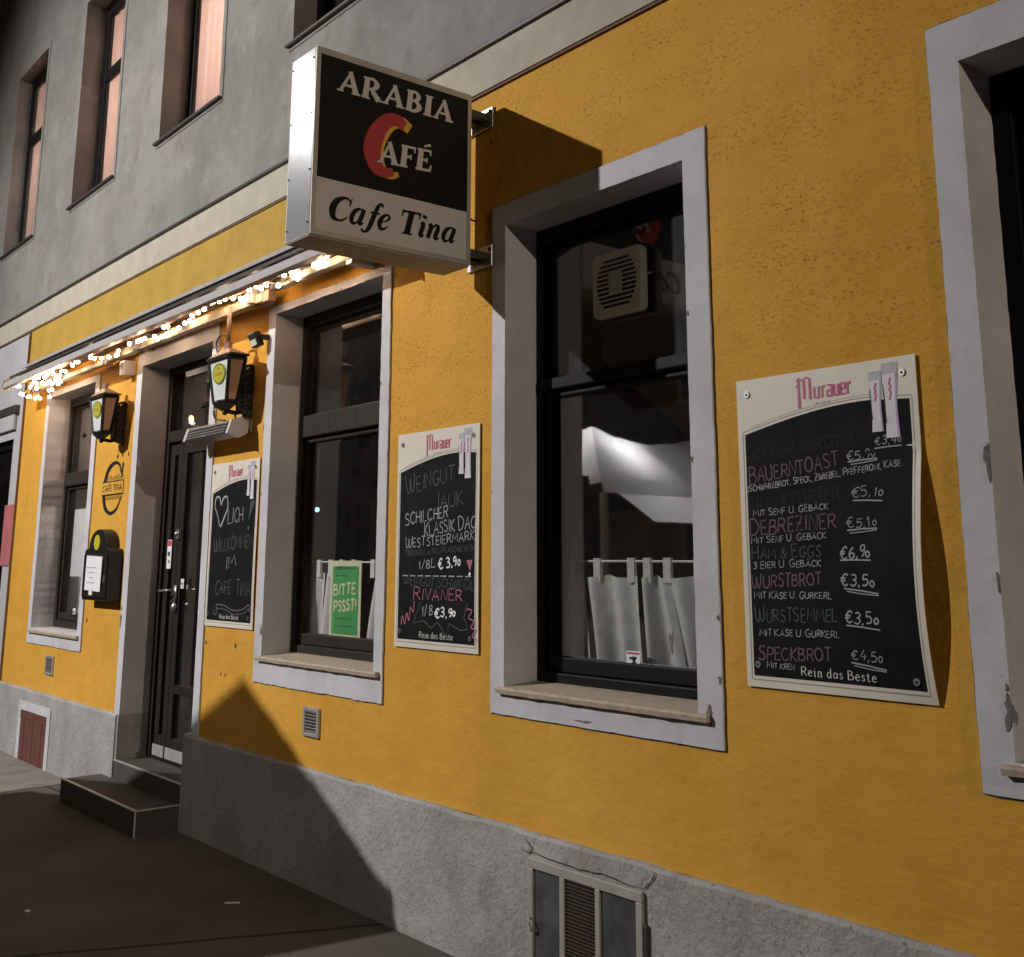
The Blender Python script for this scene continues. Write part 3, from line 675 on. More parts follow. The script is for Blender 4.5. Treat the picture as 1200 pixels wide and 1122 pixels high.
# neighbouring ground floor
mb = MB(); wall_panel(mb, -16, -10.125, -.1, ZB-.013, .0, [(-12.2, -10.42, 1.2, 2.72)], M['shopgrey']); mb.keep = True; mb.build('shop_wall', bld)
mb = MB(); mb.box((-10.47, -.012, 1.55), (-10.126, -.001, 2.10), M['red']); mb.build('red_band', bld)
mb = MB(); mb.box((-12.5, -.05, 2.95), (-10.30, .0, 3.03), M['dark_metal']); mb.box((-12.45, -.035, 2.80), (-10.36, -.001, 2.949), M['shopgrey']); mb.build('shop_ledge', bld, bevel=.01)
mb = MB(); ring_frame(mb, -12.2, -10.42, 1.2, 2.72, .07, .07, .07, .07, .05, .12, M['black_wood']); sw = mb.build('shop_window', bld)
mb = MB(); mb.box((-12.14, .08, 1.26), (-10.48, .084, 2.66), M['glass_clean']); mb.build('pane', sw)
mb = MB(); mb.box((-10.13, -.02, ZP), (-10.118, .0, ZB-.014), M['brownline']); mb.build('corner_strip', bld)
# wall wear: nail holes and filler scars
rn = random.Random(8)
for (x, z, r) in ((-5.83, 1.10, .011), (-5.42, 1.10, .011), (-8.0, 1.15, .012), (-5.60, .93, .008), (-5.54, .93, .008), (-8.3, 3.5, .01), (-3.0, 3.45, .008)):
    mb = MB(); mb.face([(x+r*(.7+.5*rn.random())*math.cos(a*.7), -.0012, z+r*1.3*(.7+.5*rn.random())*math.sin(a*.7)) for a in range(9)], M['dark']); mb.build('wall_hole', bld)

def hair(pts, wd, y):
    mb = MB(); rn = random.Random(int(pts[0][0]*997)); P_ = []
    for a, b in zip(pts, pts[1:]):
        for q in range(6): t = q/6; P_.append((a[0]+(b[0]-a[0])*t+rn.uniform(-.006, .006), a[1]+(b[1]-a[1])*t+rn.uniform(-.004, .004)))
    ribbon(mb, P_, [wd*.3, wd, wd*.7, wd, wd*.2], M['dark'], lambda u, v, d: (u, y, v), 0); mb.build('crack', bld)
hair([(-2.02, .545), (-2.05, .50), (-2.10, .47)], .006, -.0305)
hair([(-2.72, .53), (-2.68, .50), (-2.71, .47)], .005, -.0305)
hair([(-2.75, .49), (-2.5, .478), (-2.25, .486), (-2.06, .475)], .004, -.0305)
hair([(-.55, .93), (-.7, .99)], .003, -.0125)
# ------------------------------------------------------------------ curtains, fan, notices behind the glass
def curtain(name, lab, x0, x1, zt, zb, y, parts, tabs, seed):
    th = thing(name, lab, 'curtain', ((x0+x1)/2, y, zb), 'white sheer café curtains')
    rn = random.Random(seed)
    mb = MB(); mb.tube([(x0-.06, y, zt+.055), (x1+.06, y, zt+.05)], .005, M['print_white'], 6); mb.build('rod', th)
    for (a, b, at, bt, amp) in parts:
        mb = MB()        # bottom x-range, top x-range
        n = 64; rows = 12; base = len(mb.v)
        for r in range(rows+1):
            t = r/rows
            for q in range(n+1):
                s = q/n
                xb = a+(b-a)*s; xt = at+(bt-at)*s; x = xb+(xt-xb)*t
                yy = y + amp*(math.sin(s*(b-a)*48+seed+.8*t)+.6*math.sin(s*(b-a)*29+2*seed+t))*(.5+.5*(1-t))
                z = zb+(zt-zb)*t + .006*math.sin(s*40+seed)*(1-t) - .012*abs(math.sin(s*(b-a)*17+seed))*t
                mb.v.append(V((x, yy, z)))
        for r in range(rows):
            k = mb.m(M['sheer_band'] if r in (3,) else M['sheer'])
            for q in range(n):
                i = base+r*(n+1)+q; mb.f.append([i, i+1, i+n+2, i+n+1]); mb.mi.append(k)
        mb.keep = True; mb.build('cloth', th, smooth=True)
    for x in tabs: mb = MB(); mb.box((x-.02, y-.008, zt-.03), (x+.02, y+.008, zt+.066), M['sheer_band']); mb.build('tab', th)
    return th
curtain('cafe_curtain', 'white sheer curtain behind the window with the exhaust fan', -2.84, -1.80, 1.52, 1.135, .275,
        [(-2.87, -2.66, -2.84, -2.70, .02), (-2.66, -2.36, -2.71, -2.38, .024), (-2.37, -2.13, -2.38, -2.22, .024), (-2.15, -1.80, -2.24, -1.80, .024)], (-2.80, -2.62, -2.42, -2.33, -2.22, -2.06, -1.92), 1)
curtain('cafe_curtain', 'white sheer curtain beside the green notice, narrow strips', -5.05, -4.10, 1.52, 1.15, .255,
        [(-5.05, -4.90, -4.98, -4.86, .012), (-4.90, -4.78, -4.84, -4.76, .01), (-4.42, -4.10, -4.32, -4.10, .012)], (-4.93, -4.80, -4.68, -4.55, -4.35), 2)
curtain('cafe_curtain', 'white sheer curtain behind the window with the large white paper', -9.35, -8.35, 1.52, 1.16, .33,
        [(-9.55, -9.25, -9.50, -9.25, .012), (-9.22, -8.5, -9.16, -8.5, .014)], (-9.4, -9.2, -9.05, -8.8), 3)

fan = thing('exhaust_fan', 'square yellowed plastic ventilation fan set in the upper window pane', 'fan', (-2.353, .15, 2.56))
x0, x1, z0, z1 = -2.496, -2.21, 2.557, 2.828
def rrect(x0, x1, z0, z1, r, n=5):
    P = []
    for cx, cz, a0 in ((x1-r, z1-r, 0), (x0+r, z1-r, 90), (x0+r, z0+r, 180), (x1-r, z0+r, 270)):
        for q in range(n+1): a = math.radians(a0+90*q/n); P.append((cx+r*math.cos(a), cz+r*math.sin(a)))
    return P
mb = MB(); mb.prism(rrect(x0, x1, z0, z1, .025), 'y', .15, .190, M['fan']); mb.build('housing', fan, bevel=.006)
mb = MB(); cz = (z0+z1)/2; cx = (x0+x1)/2
for q in range(11):
    z = z0+.042+(z1-z0-.084)*q/10; half = math.sqrt(max(.0, .122**2-(z-cz)**2))*.95
    for a, b in (((cx-half, cx-.036), (cx+.036, cx+half)) if abs(z-cz) < .05 else ((cx-half, cx+half),)):
        if not isinstance(b, tuple): a, b = (a, b), None
        for seg in ([a, b] if b else [a]):
            mb.box((seg[0], .1485, z-.0065), (seg[1], .1497, z+.0065), M['dark'])
mb.build('slots', fan)
mb = MB()
for q in range(12):
    z = z0+.03+(z1-z0-.06)*q/11; half = .125
    mb.box((cx-half, .1455, z-.003), (cx+half, .1492, z+.003), M['fan'])
mb.build('louvres', fan)
mb = MB(); mb.box((cx-.034, .139, cz-.046), (cx+.034, .149, cz+.046), M['fan_cap']); mb.prism([(cx+.02*math.cos(a*.5), cz+.022*math.sin(a*.5)) for a in range(13)][:12], 'y', .135, .1389, M['print_white']); mb.build('centre_cap', fan, bevel=.003)
mb = MB(); mb.tube([(x1, .18, cz+.01), (x1+.03, .18, cz+.012)], .004, M['print_white'], 6); mb.build('toggle', fan)

def wput(y):
    return lambda u, v, d: (u, y-d, v)
gn = thing('green_notice', 'green card asking for quiet behind the window glass', 'notice', (-4.58, .222, 1.165))
mb = MB(); mb.box((-4.741, .221, 1.165), (-4.415, .224, 1.58), M['cardcream']); mb.build('card', gn)
mb = MB(); mb.box((-4.716, .2195, 1.192), (-4.440, .2208, 1.550), M['green']); mb.build('print', gn)
mb = MB(); P = wput(.2190)
write(mb, 'BITTE', -4.70, 1.395, -4.465, 1.41, .055, M['cardcream'], P, .012, .05, .0003, 1.0, 3)
write(mb, 'PSSST!', -4.69, 1.31, -4.455, 1.325, .055, M['cardcream'], P, .012, .05, .0003, 1.0, 4)
mb.build('lettering', gn)
mb = MB(); write(mb, 'LIEBE GÄSTE!', -4.69, 1.535, -4.47, 1.535, .014, M['ink'], P, .003, .02, .0003, 1.0, 5)
for z, a in ((1.50, .12), (1.275, .2), (1.235, .2)): ribbon(mb, [(-4.68, z), (-4.68+a, z)], .003, M['ink'], P, .0003)
mb.build('small_print', gn)
def sticker(lab, x, y, z, w_, h_, top=None, cat='sticker'):
    st = thing('sticker', lab, cat, (x, y, z-h_/2), None)
    mb = MB(); mb.box((x-w_/2, y-.002, z-h_/2), (x+w_/2, y, z+h_/2), M['paper']); mb.build('paper', st)
    mb = MB()
    if top: mb.box((x-w_/2+.004, y-.0027, z+h_/2-h_*.22), (x+w_/2-.004, y-.0021, z+h_/2-.004), M[top])
    mb.sphere((x+w_*.02, y-.0022, z), min(w_, h_)*.17, M['ink'], 8, 4); mb.tube([(x-w_*.25, y-.0024, z+h_*.03), (x+w_*.22, y-.0024, z+h_*.08)], min(w_, h_)*.08, M['ink'], 5)
    mb.box((x-w_*.1, y-.0027, z-h_*.3), (x+w_*.2, y-.0021, z-h_*.2), M['ink'])
    mb.build('symbol', st)
sticker('small white camera-warning sticker low on the window with the fan', -2.352, .209, 1.205, .075, .055, 'logo_pink')
sticker('tall white sticker with red top on the café door', -7.005, .205, 1.63, .075, .20, 'red_print')
sticker('tiny white sticker beside the door handle', -6.75, .208, 1.43, .05, .065)
sticker('tiny white sticker low on the window with the large white paper', -8.89, .185, 1.175, .06, .06)
PEND = (-8.467, .90, 2.787)
il = thing('bar_lamp', 'small bluish lamp glowing deep inside the room behind the green notice', 'lamp', (-6.36, 1.0, 1.9))
mb = MB(); mb.sphere((-6.36, 1.0, 1.935), .018, emis('bluish_glow', (.35, .65, 1.0), 2.2), 10, 6); mb.build('bulb', il, smooth=True)
mb = MB(); mb.tube([(-6.36, 1.0, 1.958), (-6.36, 1.0, 3.39)], .005, M['cable'], 6); mb.build('cord', il)
pl_ = thing('pendant_lamp', 'small warm pendant bulb hanging in the room behind the café door', 'lamp', PEND)
mb = MB(); mb.sphere(PEND, .022, emis('warm_pendant_glow', (1, .55, .28), 3), 10, 6, 1.4); mb.build('bulb', pl_, smooth=True)
mb = MB(); mb.tube([V(PEND)+V((0, 0, .03)), (PEND[0], PEND[1], 3.39)], .005, M['cable'], 6); mb.build('cord', pl_)
l_ = bpy.data.lights.new('pendant_light', 'POINT'); l_.energy = 26; l_.shadow_soft_size = .02; l_.color = (1, .80, .62)
lo_ = bpy.data.objects.new('pendant_light', l_); col.objects.link(lo_); lo_.parent = pl_; lo_.matrix_parent_inverse = WM[pl_.name].inverted(); lo_.location = V(PEND)-V((0, 0, .035))
pa = MB(); pa.box((-9.19, .222, 1.46), (-8.89, .225, 2.02), M['paper']); tag(pa.build('paper_notice'), 'large white paper hung inside the window beside the menu case', 'notice')

# ------------------------------------------------------------------ chalkboards
def board(lab, x0, x1, z0, z1, curl, chalks, extra=None, seed=1):
    th = thing('chalkboard', lab, 'chalkboard', ((x0+x1)/2, -.01, z0), 'beer chalkboards on the yellow wall')
    W_, H_ = x1-x0, z1-z0
    def yof(x, z):
        s = min(max((x-x0)/W_, 0), 1); t = min(max((z-z0)/H_, 0), 1)
        return -.008 - curl*(max(0, s-.15)**1.6)*max(0, math.sin(math.pi*min(1, max(0, (t-.0)/.72)) ** .9))
    put = lambda u, v, d: (u, yof(u, v)-d, v)
    def sheet(mb, top, bot, xa, xb, lift, mat, nx=18, nz=24, back=False):
        i0 = len(mb.v); k = mb.m(mat)
        for a in range(nx+1):
            x = xa+(xb-xa)*a/nx; t_, b_ = top(x), bot(x)
            for c in range(nz+1): z = b_+(t_-b_)*c/nz; mb.v.append(V(put(x, z, lift)))
        for a in range(nx):
            for c in range(nz):
                p = i0+a*(nz+1)+c; f = [p, p+nz+1, p+nz+2, p+1]
                mb.f.append(f[::-1] if back else f); mb.mi.append(k)
    mb = MB()
    sheet(mb, lambda x: z1, lambda x: z0, x0, x1, .0015, M['board_cream']); sheet(mb, lambda x: z1, lambda x: z0, x0, x1, -.0015, M['board_cream'], back=True)
    for (a, b) in (((x0, z0), (x1, z0)), ((x1, z0), (x1, z1)), ((x1, z1), (x0, z1)), ((x0, z1), (x0, z0))):
        n = 24
        for q in range(n):
            pa = (a[0]+(b[0]-a[0])*q/n, a[1]+(b[1]-a[1])*q/n); pb = (a[0]+(b[0]-a[0])*(q+1)/n, a[1]+(b[1]-a[1])*(q+1)/n)
            mb.face([put(*pa, .0015), put(*pb, .0015), put(*pb, -.0015), put(*pa, -.0015)], M['board_cream'])
    mb.keep = True; mb.build('panel', th)
    arch = lambda x: z0 + H_*(.812 + .068*math.sin(min(1, ((x-x0)/W_-.03)/.72)*math.pi/2) - .012*max(0, ((x-x0)/W_-.75)/.25))
    mb = MB(); bx0, bx1, bz = x0+.030*W_/.67, x1-.026*W_/.67, z0+.035
    sheet(mb, lambda x: arch(x), lambda x: bz, bx0, bx1, .0022, M['board_black']); mb.keep = True; mb.build('writing_field', th)
    mb = MB()                                   # printed hairlines round the field
    pts = [(bx0-.008+(bx1-bx0+.016)*q/20, arch(bx0+(bx1-bx0)*q/20)+.009) for q in range(21)]
    ribbon(mb, pts, .0035, M['print_grey'], put, .002); ribbon(mb, [(p[0], p[1]+.008) for p in pts[1:-2]], .002, M['print_grey'], put, .002)
    ribbon(mb, [(bx0-.009, bz-.010+(arch(bx0)+.016-bz)*q/12) for q in range(13)], .0035, M['print_grey'], put, .00205)
    ribbon(mb, [(bx0-.008+(bx1-bx0+.016)*q/12, bz-.012) for q in range(13)], .0035, M['print_grey'], put, .0021)
    ribbon(mb, [(bx1+.008, bz-.010+(arch(bx1)+.016-bz)*q/12) for q in range(13)], .0025, M['print_grey'], put, .00205)
    mb.build('border_line', th)
    # brand lettering in a blackletter hand
    lx, lz, lw, lh = x0+W_*.375, z0+H_*.907, W_*.275, .036
    mb = MB(); P2 = M['logo_pink']
    st = lambda p, w_, d=0: ribbon(mb, [(lx+a*lw, lz+b*lh) for a, b in p], w_, P2, put, .0024+d)
    wv = .0105
    st([(-.03, 1.75), (.03, 1.95), (.08, 1.75), (.20, 1.95), (.27, 1.7)], .006); st([(.02, 1.8), (.02, -.75)], wv, 1e-5); st([(.13, 1.7), (.13, .05)], wv, 2e-5); st([(.25, 1.75), (.25, .05), (.28, 0)], wv, 3e-5); st([(-.04, 1.2), (.05, 1.35)], .006, 4e-5)
    def glyph(o, ss, d): [st([(o+a, b) for a, b in s_], wv*.8, d+1e-5*i) for i, s_ in enumerate(ss)]
    glyph(.34, [[(0, 1), (0, .05), (.09, .05)], [(.09, 1), (.09, 0)]], 5e-5); glyph(.50, [[(0, 1), (0, 0)], [(0, .9), (.06, 1)]], 8e-5)
    glyph(.60, [[(.01, 1), (.09, 1), (.09, 0)], [(.09, .55), (0, .5), (0, .05), (.09, .05)]], 1.1e-4); glyph(.74, [[(0, 1), (0, .05), (.08, .05)], [(.08, 1), (.08, 0)]], 1.4e-4)
    glyph(.87, [[(.08, .08), (0, .05), (0, 1), (.08, 1), (.08, .55), (0, .5)]], 1.7e-4); glyph(1.0, [[(0, 1), (0, 0)], [(0, .9), (.07, 1)]], 1.9e-4)
    mb.build('brand_lettering', th)
    mb = MB(); write(mb, 'B I E R', lx+lw*.36, lz-.022, lx+lw*.64, lz-.022, .009, M['print_grey'], put, .0016, 0, .0024, 1, 2, 0)
    mb.build('brand_subline', th)
    for (gx, gt, gb, gw) in ((x0+W_*.797, z0+H_*.965, z0+H_*.780, .046), (x0+W_*.872, z0+H_*.985, z0+H_*.758, .056)):
        mb = MB(); n = 20; k = mb.m(M['beer_glass']); kf = mb.m(M['foam']); i0 = len(mb.v)
        for q in range(n+1):
            t = q/n; hw = gw/2*(.86 - .16*math.sin(math.pi*min(1, t*1.15)) + .14*max(0, t-.5)*2) ; z = gb+(gt-gb)*t
            for s_ in (-1, -.62, .66, 1): mb.v.append(V(put(gx+hw*s_, z, .0027 + (gx-x0)*1e-4)))
        for q in range(n):
            for c in range(3):
                a = i0+q*4+c; mb.f.append([a, a+1, a+5, a+4])
                mb.mi.append(kf if q/n > .80 else (mb.m(M['print_lilac']) if c == 2 else k))
        mb.keep = True; gl_ = mb.build('printed_glass', th)
        mb = MB()
        for q, (da, db) in enumerate(((.50, .62), (.62, .70), (.70, .80))):
            ribbon(mb, [(gx-.004, gb+(gt-gb)*da), (gx+.002, gb+(gt-gb)*db)], .007, M['logo_pink'], put, .0031+(gx-x0)*1e-4+q*2e-5)
        ribbon(mb, [(gx-gw*.46, gb+(gt-gb)*.72), (gx-gw*.34, gb+(gt-gb)*.2)], .0025, M['ink'], put, .0031+(gx-x0)*1e-4)
        mb.build('glass_print', th)
    mb = MB(); write(mb, 'Rein das Beste', x0+W_*.32, z0+.048, x0+W_*.72, z0+.048, .026, M['print_white'], put, .004, 0, .0026, 1.0, 2, .02, nib=(.0016, 0), gap=.2)
    mb.build('slogan', th)
    for (sx, sz, d_) in ((x0+.045, z1-.05, 0), (x1-.045, z1-.05, 0), (x0+.05, z0+.07, 0), (x1-.055, z0+.06, 0)):
        mb = MB(); c = put(sx, sz, .003)
        mb.prism([(c[0]+.011*math.cos(a*.5236), c[2]+.011*math.sin(a*.5236)) for a in range(12)], 'y', c[1]-.003, c[1], M['steel']); mb.sphere((c[0], c[1]-.003, c[2]), .004, M['dark'], 8, 4); mb.build('screw', th)
    class G:
        def __init__(s_): s_.all = []
        def __getitem__(s_, k_): s_.all.append(MB()); return s_.all[-1]
        def setdefault(s_, a_, b_): s_.all.append(b_); return b_
    groups = G()
    for j, (t, xa, za, xb, zb, h, cname) in enumerate(chalks):
        mb = MB()
        write(mb, t, xa, za, xb, zb, h, M['ch_'+cname], put, (.0046 if h > .03 else .0026)*(1.5 if cname == 'bold' else 1), .10, .0024+j*1e-4, 1.18, seed*50+j); mb.build('chalk_writing', th)
    if extra: extra(groups, put)
    for mb in groups.all:
        if mb.v: mb.build('chalk_drawing', th)
    return th
BIG = [
  ('SCHMALZBROT Z.', -1.568, 1.905, -1.131, 1.926, 0.035, 'faint'), ('€3,40', -1.078, 1.914, -0.987, 1.917, 0.023, 'white'),
  ('BAUERNTOAST', -1.565, 1.826, -1.209, 1.862, 0.046, 'pink'), ('€5,90', -1.180, 1.873, -1.077, 1.881, 0.028, 'white'),
  ('(SCHWARZBROT, SPECK, ZWIEBEL, PFEFFERONI, KÄSE', -1.572, 1.798, -0.990, 1.847, 0.018, 'white'),
  ('FRANKFURTER', -1.570, 1.729, -1.203, 1.760, 0.043, 'faint'), ('€5,10', -1.166, 1.763, -1.050, 1.763, 0.030, 'white'),
  ('MIT SENF U. GEBÄCK', -1.553, 1.717, -1.252, 1.731, 0.019, 'white'), ('DEBREZINER', -1.571, 1.657, -1.225, 1.673, 0.045, 'pink'),
  ('€5,10', -1.185, 1.670, -1.074, 1.677, 0.028, 'white'), ('MIT SENF U. GEBÄCK', -1.566, 1.629, -1.264, 1.643, 0.019, 'white'),
  ('HAM & EGGS', -1.566, 1.580, -1.287, 1.589, 0.033, 'green'), ('€6,90', -1.215, 1.581, -1.101, 1.586, 0.033, 'white'),
  ('3 EIER U. GEBÄCK', -1.561, 1.550, -1.289, 1.558, 0.019, 'white'), ('WURSTBROT', -1.570, 1.487, -1.289, 1.502, 0.038, 'pink'),
  ('€3,50', -1.217, 1.503, -1.090, 1.500, 0.032, 'white'), ('MIT KÄSE U. GURKERL', -1.562, 1.455, -1.254, 1.462, 0.019, 'white'),
  ('WURSTSEMMEL', -1.559, 1.380, -1.237, 1.397, 0.039, 'green'), ('€3,50', -1.210, 1.393, -1.086, 1.391, 0.032, 'white'),
  ('MIT KÄSE U. GURKERL', -1.547, 1.340, -1.234, 1.348, 0.019, 'white'), ('SPECKBROT', -1.555, 1.266, -1.269, 1.276, 0.038, 'pink'),
  ('€4,50', -1.196, 1.288, -1.085, 1.286, 0.029, 'white'), ('MIT KREN', -1.520, 1.242, -1.411, 1.242, 0.016, 'white')]
UND = [(-1.078,1.904,-0.985,1.907),(-1.174,1.870,-1.069,1.875),(-1.158,1.753,-1.052,1.748),(-1.182,1.664,-1.072,1.669),(-1.213,1.576,-1.099,1.576),(-1.203,1.493,-1.077,1.480),(-1.204,1.386,-1.082,1.377),(-1.196,1.279,-1.075,1.265)]
def big_extra(g, put):
    for q, (a, b, c, d) in enumerate(UND):
        ribbon(g['white'], [(a, b), ((a+c)/2, (b+d)/2+.001), (c, d)], .0042, M['ch_white'], put, .0052+q*1e-5)
        if q % 2: ribbon(g['white'], [(a+.01, b-.008), ((a+c)/2, (b+d)/2-.008), (c, d-.005)], .003, M['ch_white'], put, .0053+q*1e-5)
board('large chalkboard of snacks with euro prices, curling off the wall', -1.606, -.925, 1.180, 2.172, .055, BIG, big_extra, 1)
MID = [
  ('WEINGUT', -3.638, 1.889, -3.251, 1.931, 0.066, 'grey'), ('JAUK', -3.409, 1.809, -3.178, 1.823, 0.057, 'grey'),
  ('SCHILCHER', -3.640, 1.738, -3.294, 1.775, 0.050, 'white'), ('KLASSIK DAC', -3.481, 1.688, -3.085, 1.721, 0.052, 'white'),
  ('WESTSTEIERMARK', -3.636, 1.636, -3.090, 1.667, 0.041, 'white'), ('TROCKEN, 0,75 L FLASCHE 17,50', -3.635, 1.601, -3.090, 1.623, 0.022, 'grey'),
  ('1/8L', -3.525, 1.539, -3.388, 1.551, 0.038, 'white'), ('€ 3,90', -3.361, 1.540, -3.192, 1.562, 0.041, 'bold'),
  ('WEINGUT SCHWINDL', -3.645, 1.473, -3.090, 1.456, 0.041, 'green'), ('RIVANER', -3.560, 1.405, -3.176, 1.407, 0.048, 'red'),
  ('1/8', -3.490, 1.332, -3.402, 1.346, 0.041, 'white'), ('€3,90', -3.389, 1.332, -3.226, 1.341, 0.036, 'bold')]
def mid_extra(g, put):
    gw_ = g['white']
    for q in range(9): ribbon(gw_, [(-3.65+.062*q, 1.512), (-3.65+.062*q+.045, 1.512)], .005, M['ch_white'], put, .005)
    g['red'].face([put(-3.145, 1.58, .005), put(-3.117, 1.535, .005), put(-3.10, 1.583, .005)], M['ch_red'])
    g['bold'].face([put(-3.12+.008*math.cos(a), 1.522+.009*math.sin(a), .005) for a in range(6)], M['ch_bold'])
    st = [(-3.50, 1.392), (-3.555, 1.30), (-3.47, 1.315), (-3.41, 1.285), (-3.36, 1.312), (-3.29, 1.255), (-3.27, 1.31), (-3.19, 1.285), (-3.13, 1.29), (-3.16, 1.34), (-3.135, 1.40)]
    ribbon(g['grey'], st, .0045, M['ch_grey'], put, .005)
    ribbon(g['red'], catmull([(-3.655, 1.29), (-3.645, 1.33), (-3.625, 1.295), (-3.61, 1.345), (-3.59, 1.31), (-3.58, 1.37), (-3.555, 1.35), (-3.55, 1.40)], 4), .006, M['ch_red'], put, .0051)
    ribbon(g['red'], catmull([(-3.14, 1.375), (-3.10, 1.37), (-3.125, 1.34), (-3.085, 1.325), (-3.11, 1.30), (-3.075, 1.29), (-3.10, 1.265), (-3.07, 1.25)], 4), .006, M['ch_red'], put, .0052)
board('chalkboard of wines with pink lettering and a chalk star', -3.718, -3.063, 1.192, 2.172, .004, MID, mid_extra, 2)
SML = [('LICH', -5.590, 1.797, -5.381, 1.817, 0.086, 'white'), ('WILLKOMMEN', -5.770, 1.633, -5.235, 1.667, 0.070, 'grey'), ('IM', -5.593, 1.531, -5.443, 1.552, 0.064, 'white'), ('CAFE', -5.720, 1.390, -5.500, 1.388, 0.073, 'grey'), ('TINA', -5.430, 1.388, -5.235, 1.386, 0.073, 'grey')]
def sml_extra(g, put):
    h = catmull([(-5.69, 1.915), (-5.66, 1.96), (-5.61, 1.96), (-5.595, 1.90), (-5.64, 1.84), (-5.69, 1.79), (-5.73, 1.85), (-5.778, 1.915), (-5.765, 1.965), (-5.715, 1.962), (-5.69, 1.915)], 5)
    ribbon(g['white'], h, .011, M['ch_white'], put, .005); ribbon(g['grey'], [(p[0]+.006, p[1]-.008) for p in h[3:-6]], .006, M['ch_grey'], put, .0052)
    mb = g.setdefault('green', MB()); mb.face([put(-5.285, 1.925, .005), put(-5.302, 1.81, .005), put(-5.23, 1.925, .005)], M['ch_green'])
    g['grey'].face([put(-5.297+.011*math.cos(a), 1.77+.012*math.sin(a), .005) for a in range(6)], M['ch_grey'])
    sw = catmull([(-5.70, 1.30), (-5.72, 1.275), (-5.685, 1.27), (-5.665, 1.30), (-5.69, 1.325), (-5.58, 1.325), (-5.45, 1.30), (-5.32, 1.31), (-5.255, 1.335), (-5.225, 1.32), (-5.25, 1.30)], 5)
    ribbon(g['grey'], sw, .007, M['ch_grey'], put, .005); ribbon(g['grey'], [(p[0]+.01, p[1]-.022) for p in sw[18:-8]], .005, M['ch_grey'], put, .0051)
board('chalkboard with chalk heart and welcome greeting, beside the café door', -5.851, -5.197, 1.200, 2.172, .004, SML, sml_extra, 3)

# ------------------------------------------------------------------ hanging light box
SX, SY0, SY1, SZ0, SZ1, ST = -3.005, -.115, -.897, 2.849, 3.649, .20
sg = thing('hanging_sign', 'boxy aluminium café sign sticking out from the wall', 'sign', (SX-ST/2, 0, SZ0))
mb = MB(); mb.box((SX-ST, SY1, SZ0), (SX, SY0, SZ1), M['alu']); mb.build('casing', sg, bevel=.006)
mb = MB()                                          # dull rim on both faces, cream-coloured underside
for xf, xo in ((SX+.0005, SX+.006), (SX-ST-.006, SX-ST-.0005)):
    mb.box((xf, SY1+.002, SZ0+.002), (xo, SY1+.022, SZ1-.002), M['alu_dull']); mb.box((xf, SY0-.022, SZ0+.002), (xo, SY0-.002, SZ1-.002), M['alu_dull'])
    mb.box((xf, SY1+.022, SZ0+.002), (xo, SY0-.022, SZ0+.024), M['alu_dull']); mb.box((xf, SY1+.022, SZ1-.03), (xo, SY0-.022, SZ1-.002), M['alu_dull'])
mb.box((SX-ST+.004, SY1+.004, SZ0-.004), (SX-.004, SY0-.004, SZ0-.0005), M['cream'])
mb.build('rim', sg)
ya, yb, za, zb, zm = SY1+.022, SY0-.022, SZ0+.024, SZ1-.03, 3.093
for sgn, xf in ((1, SX), (-1, SX-ST)):
    a, b = (xf+.0008, xf+.003) if sgn > 0 else (xf-.003, xf-.0008)
    mb = MB(); mb.box((a, ya, zm), (b, yb, zb), M['sign_black']); mb.build('black_panel', sg)
    mb = MB(); mb.box((a, ya, za), (b, yb, zm-.0005), M['sign_white']); mb.build('white_panel', sg)
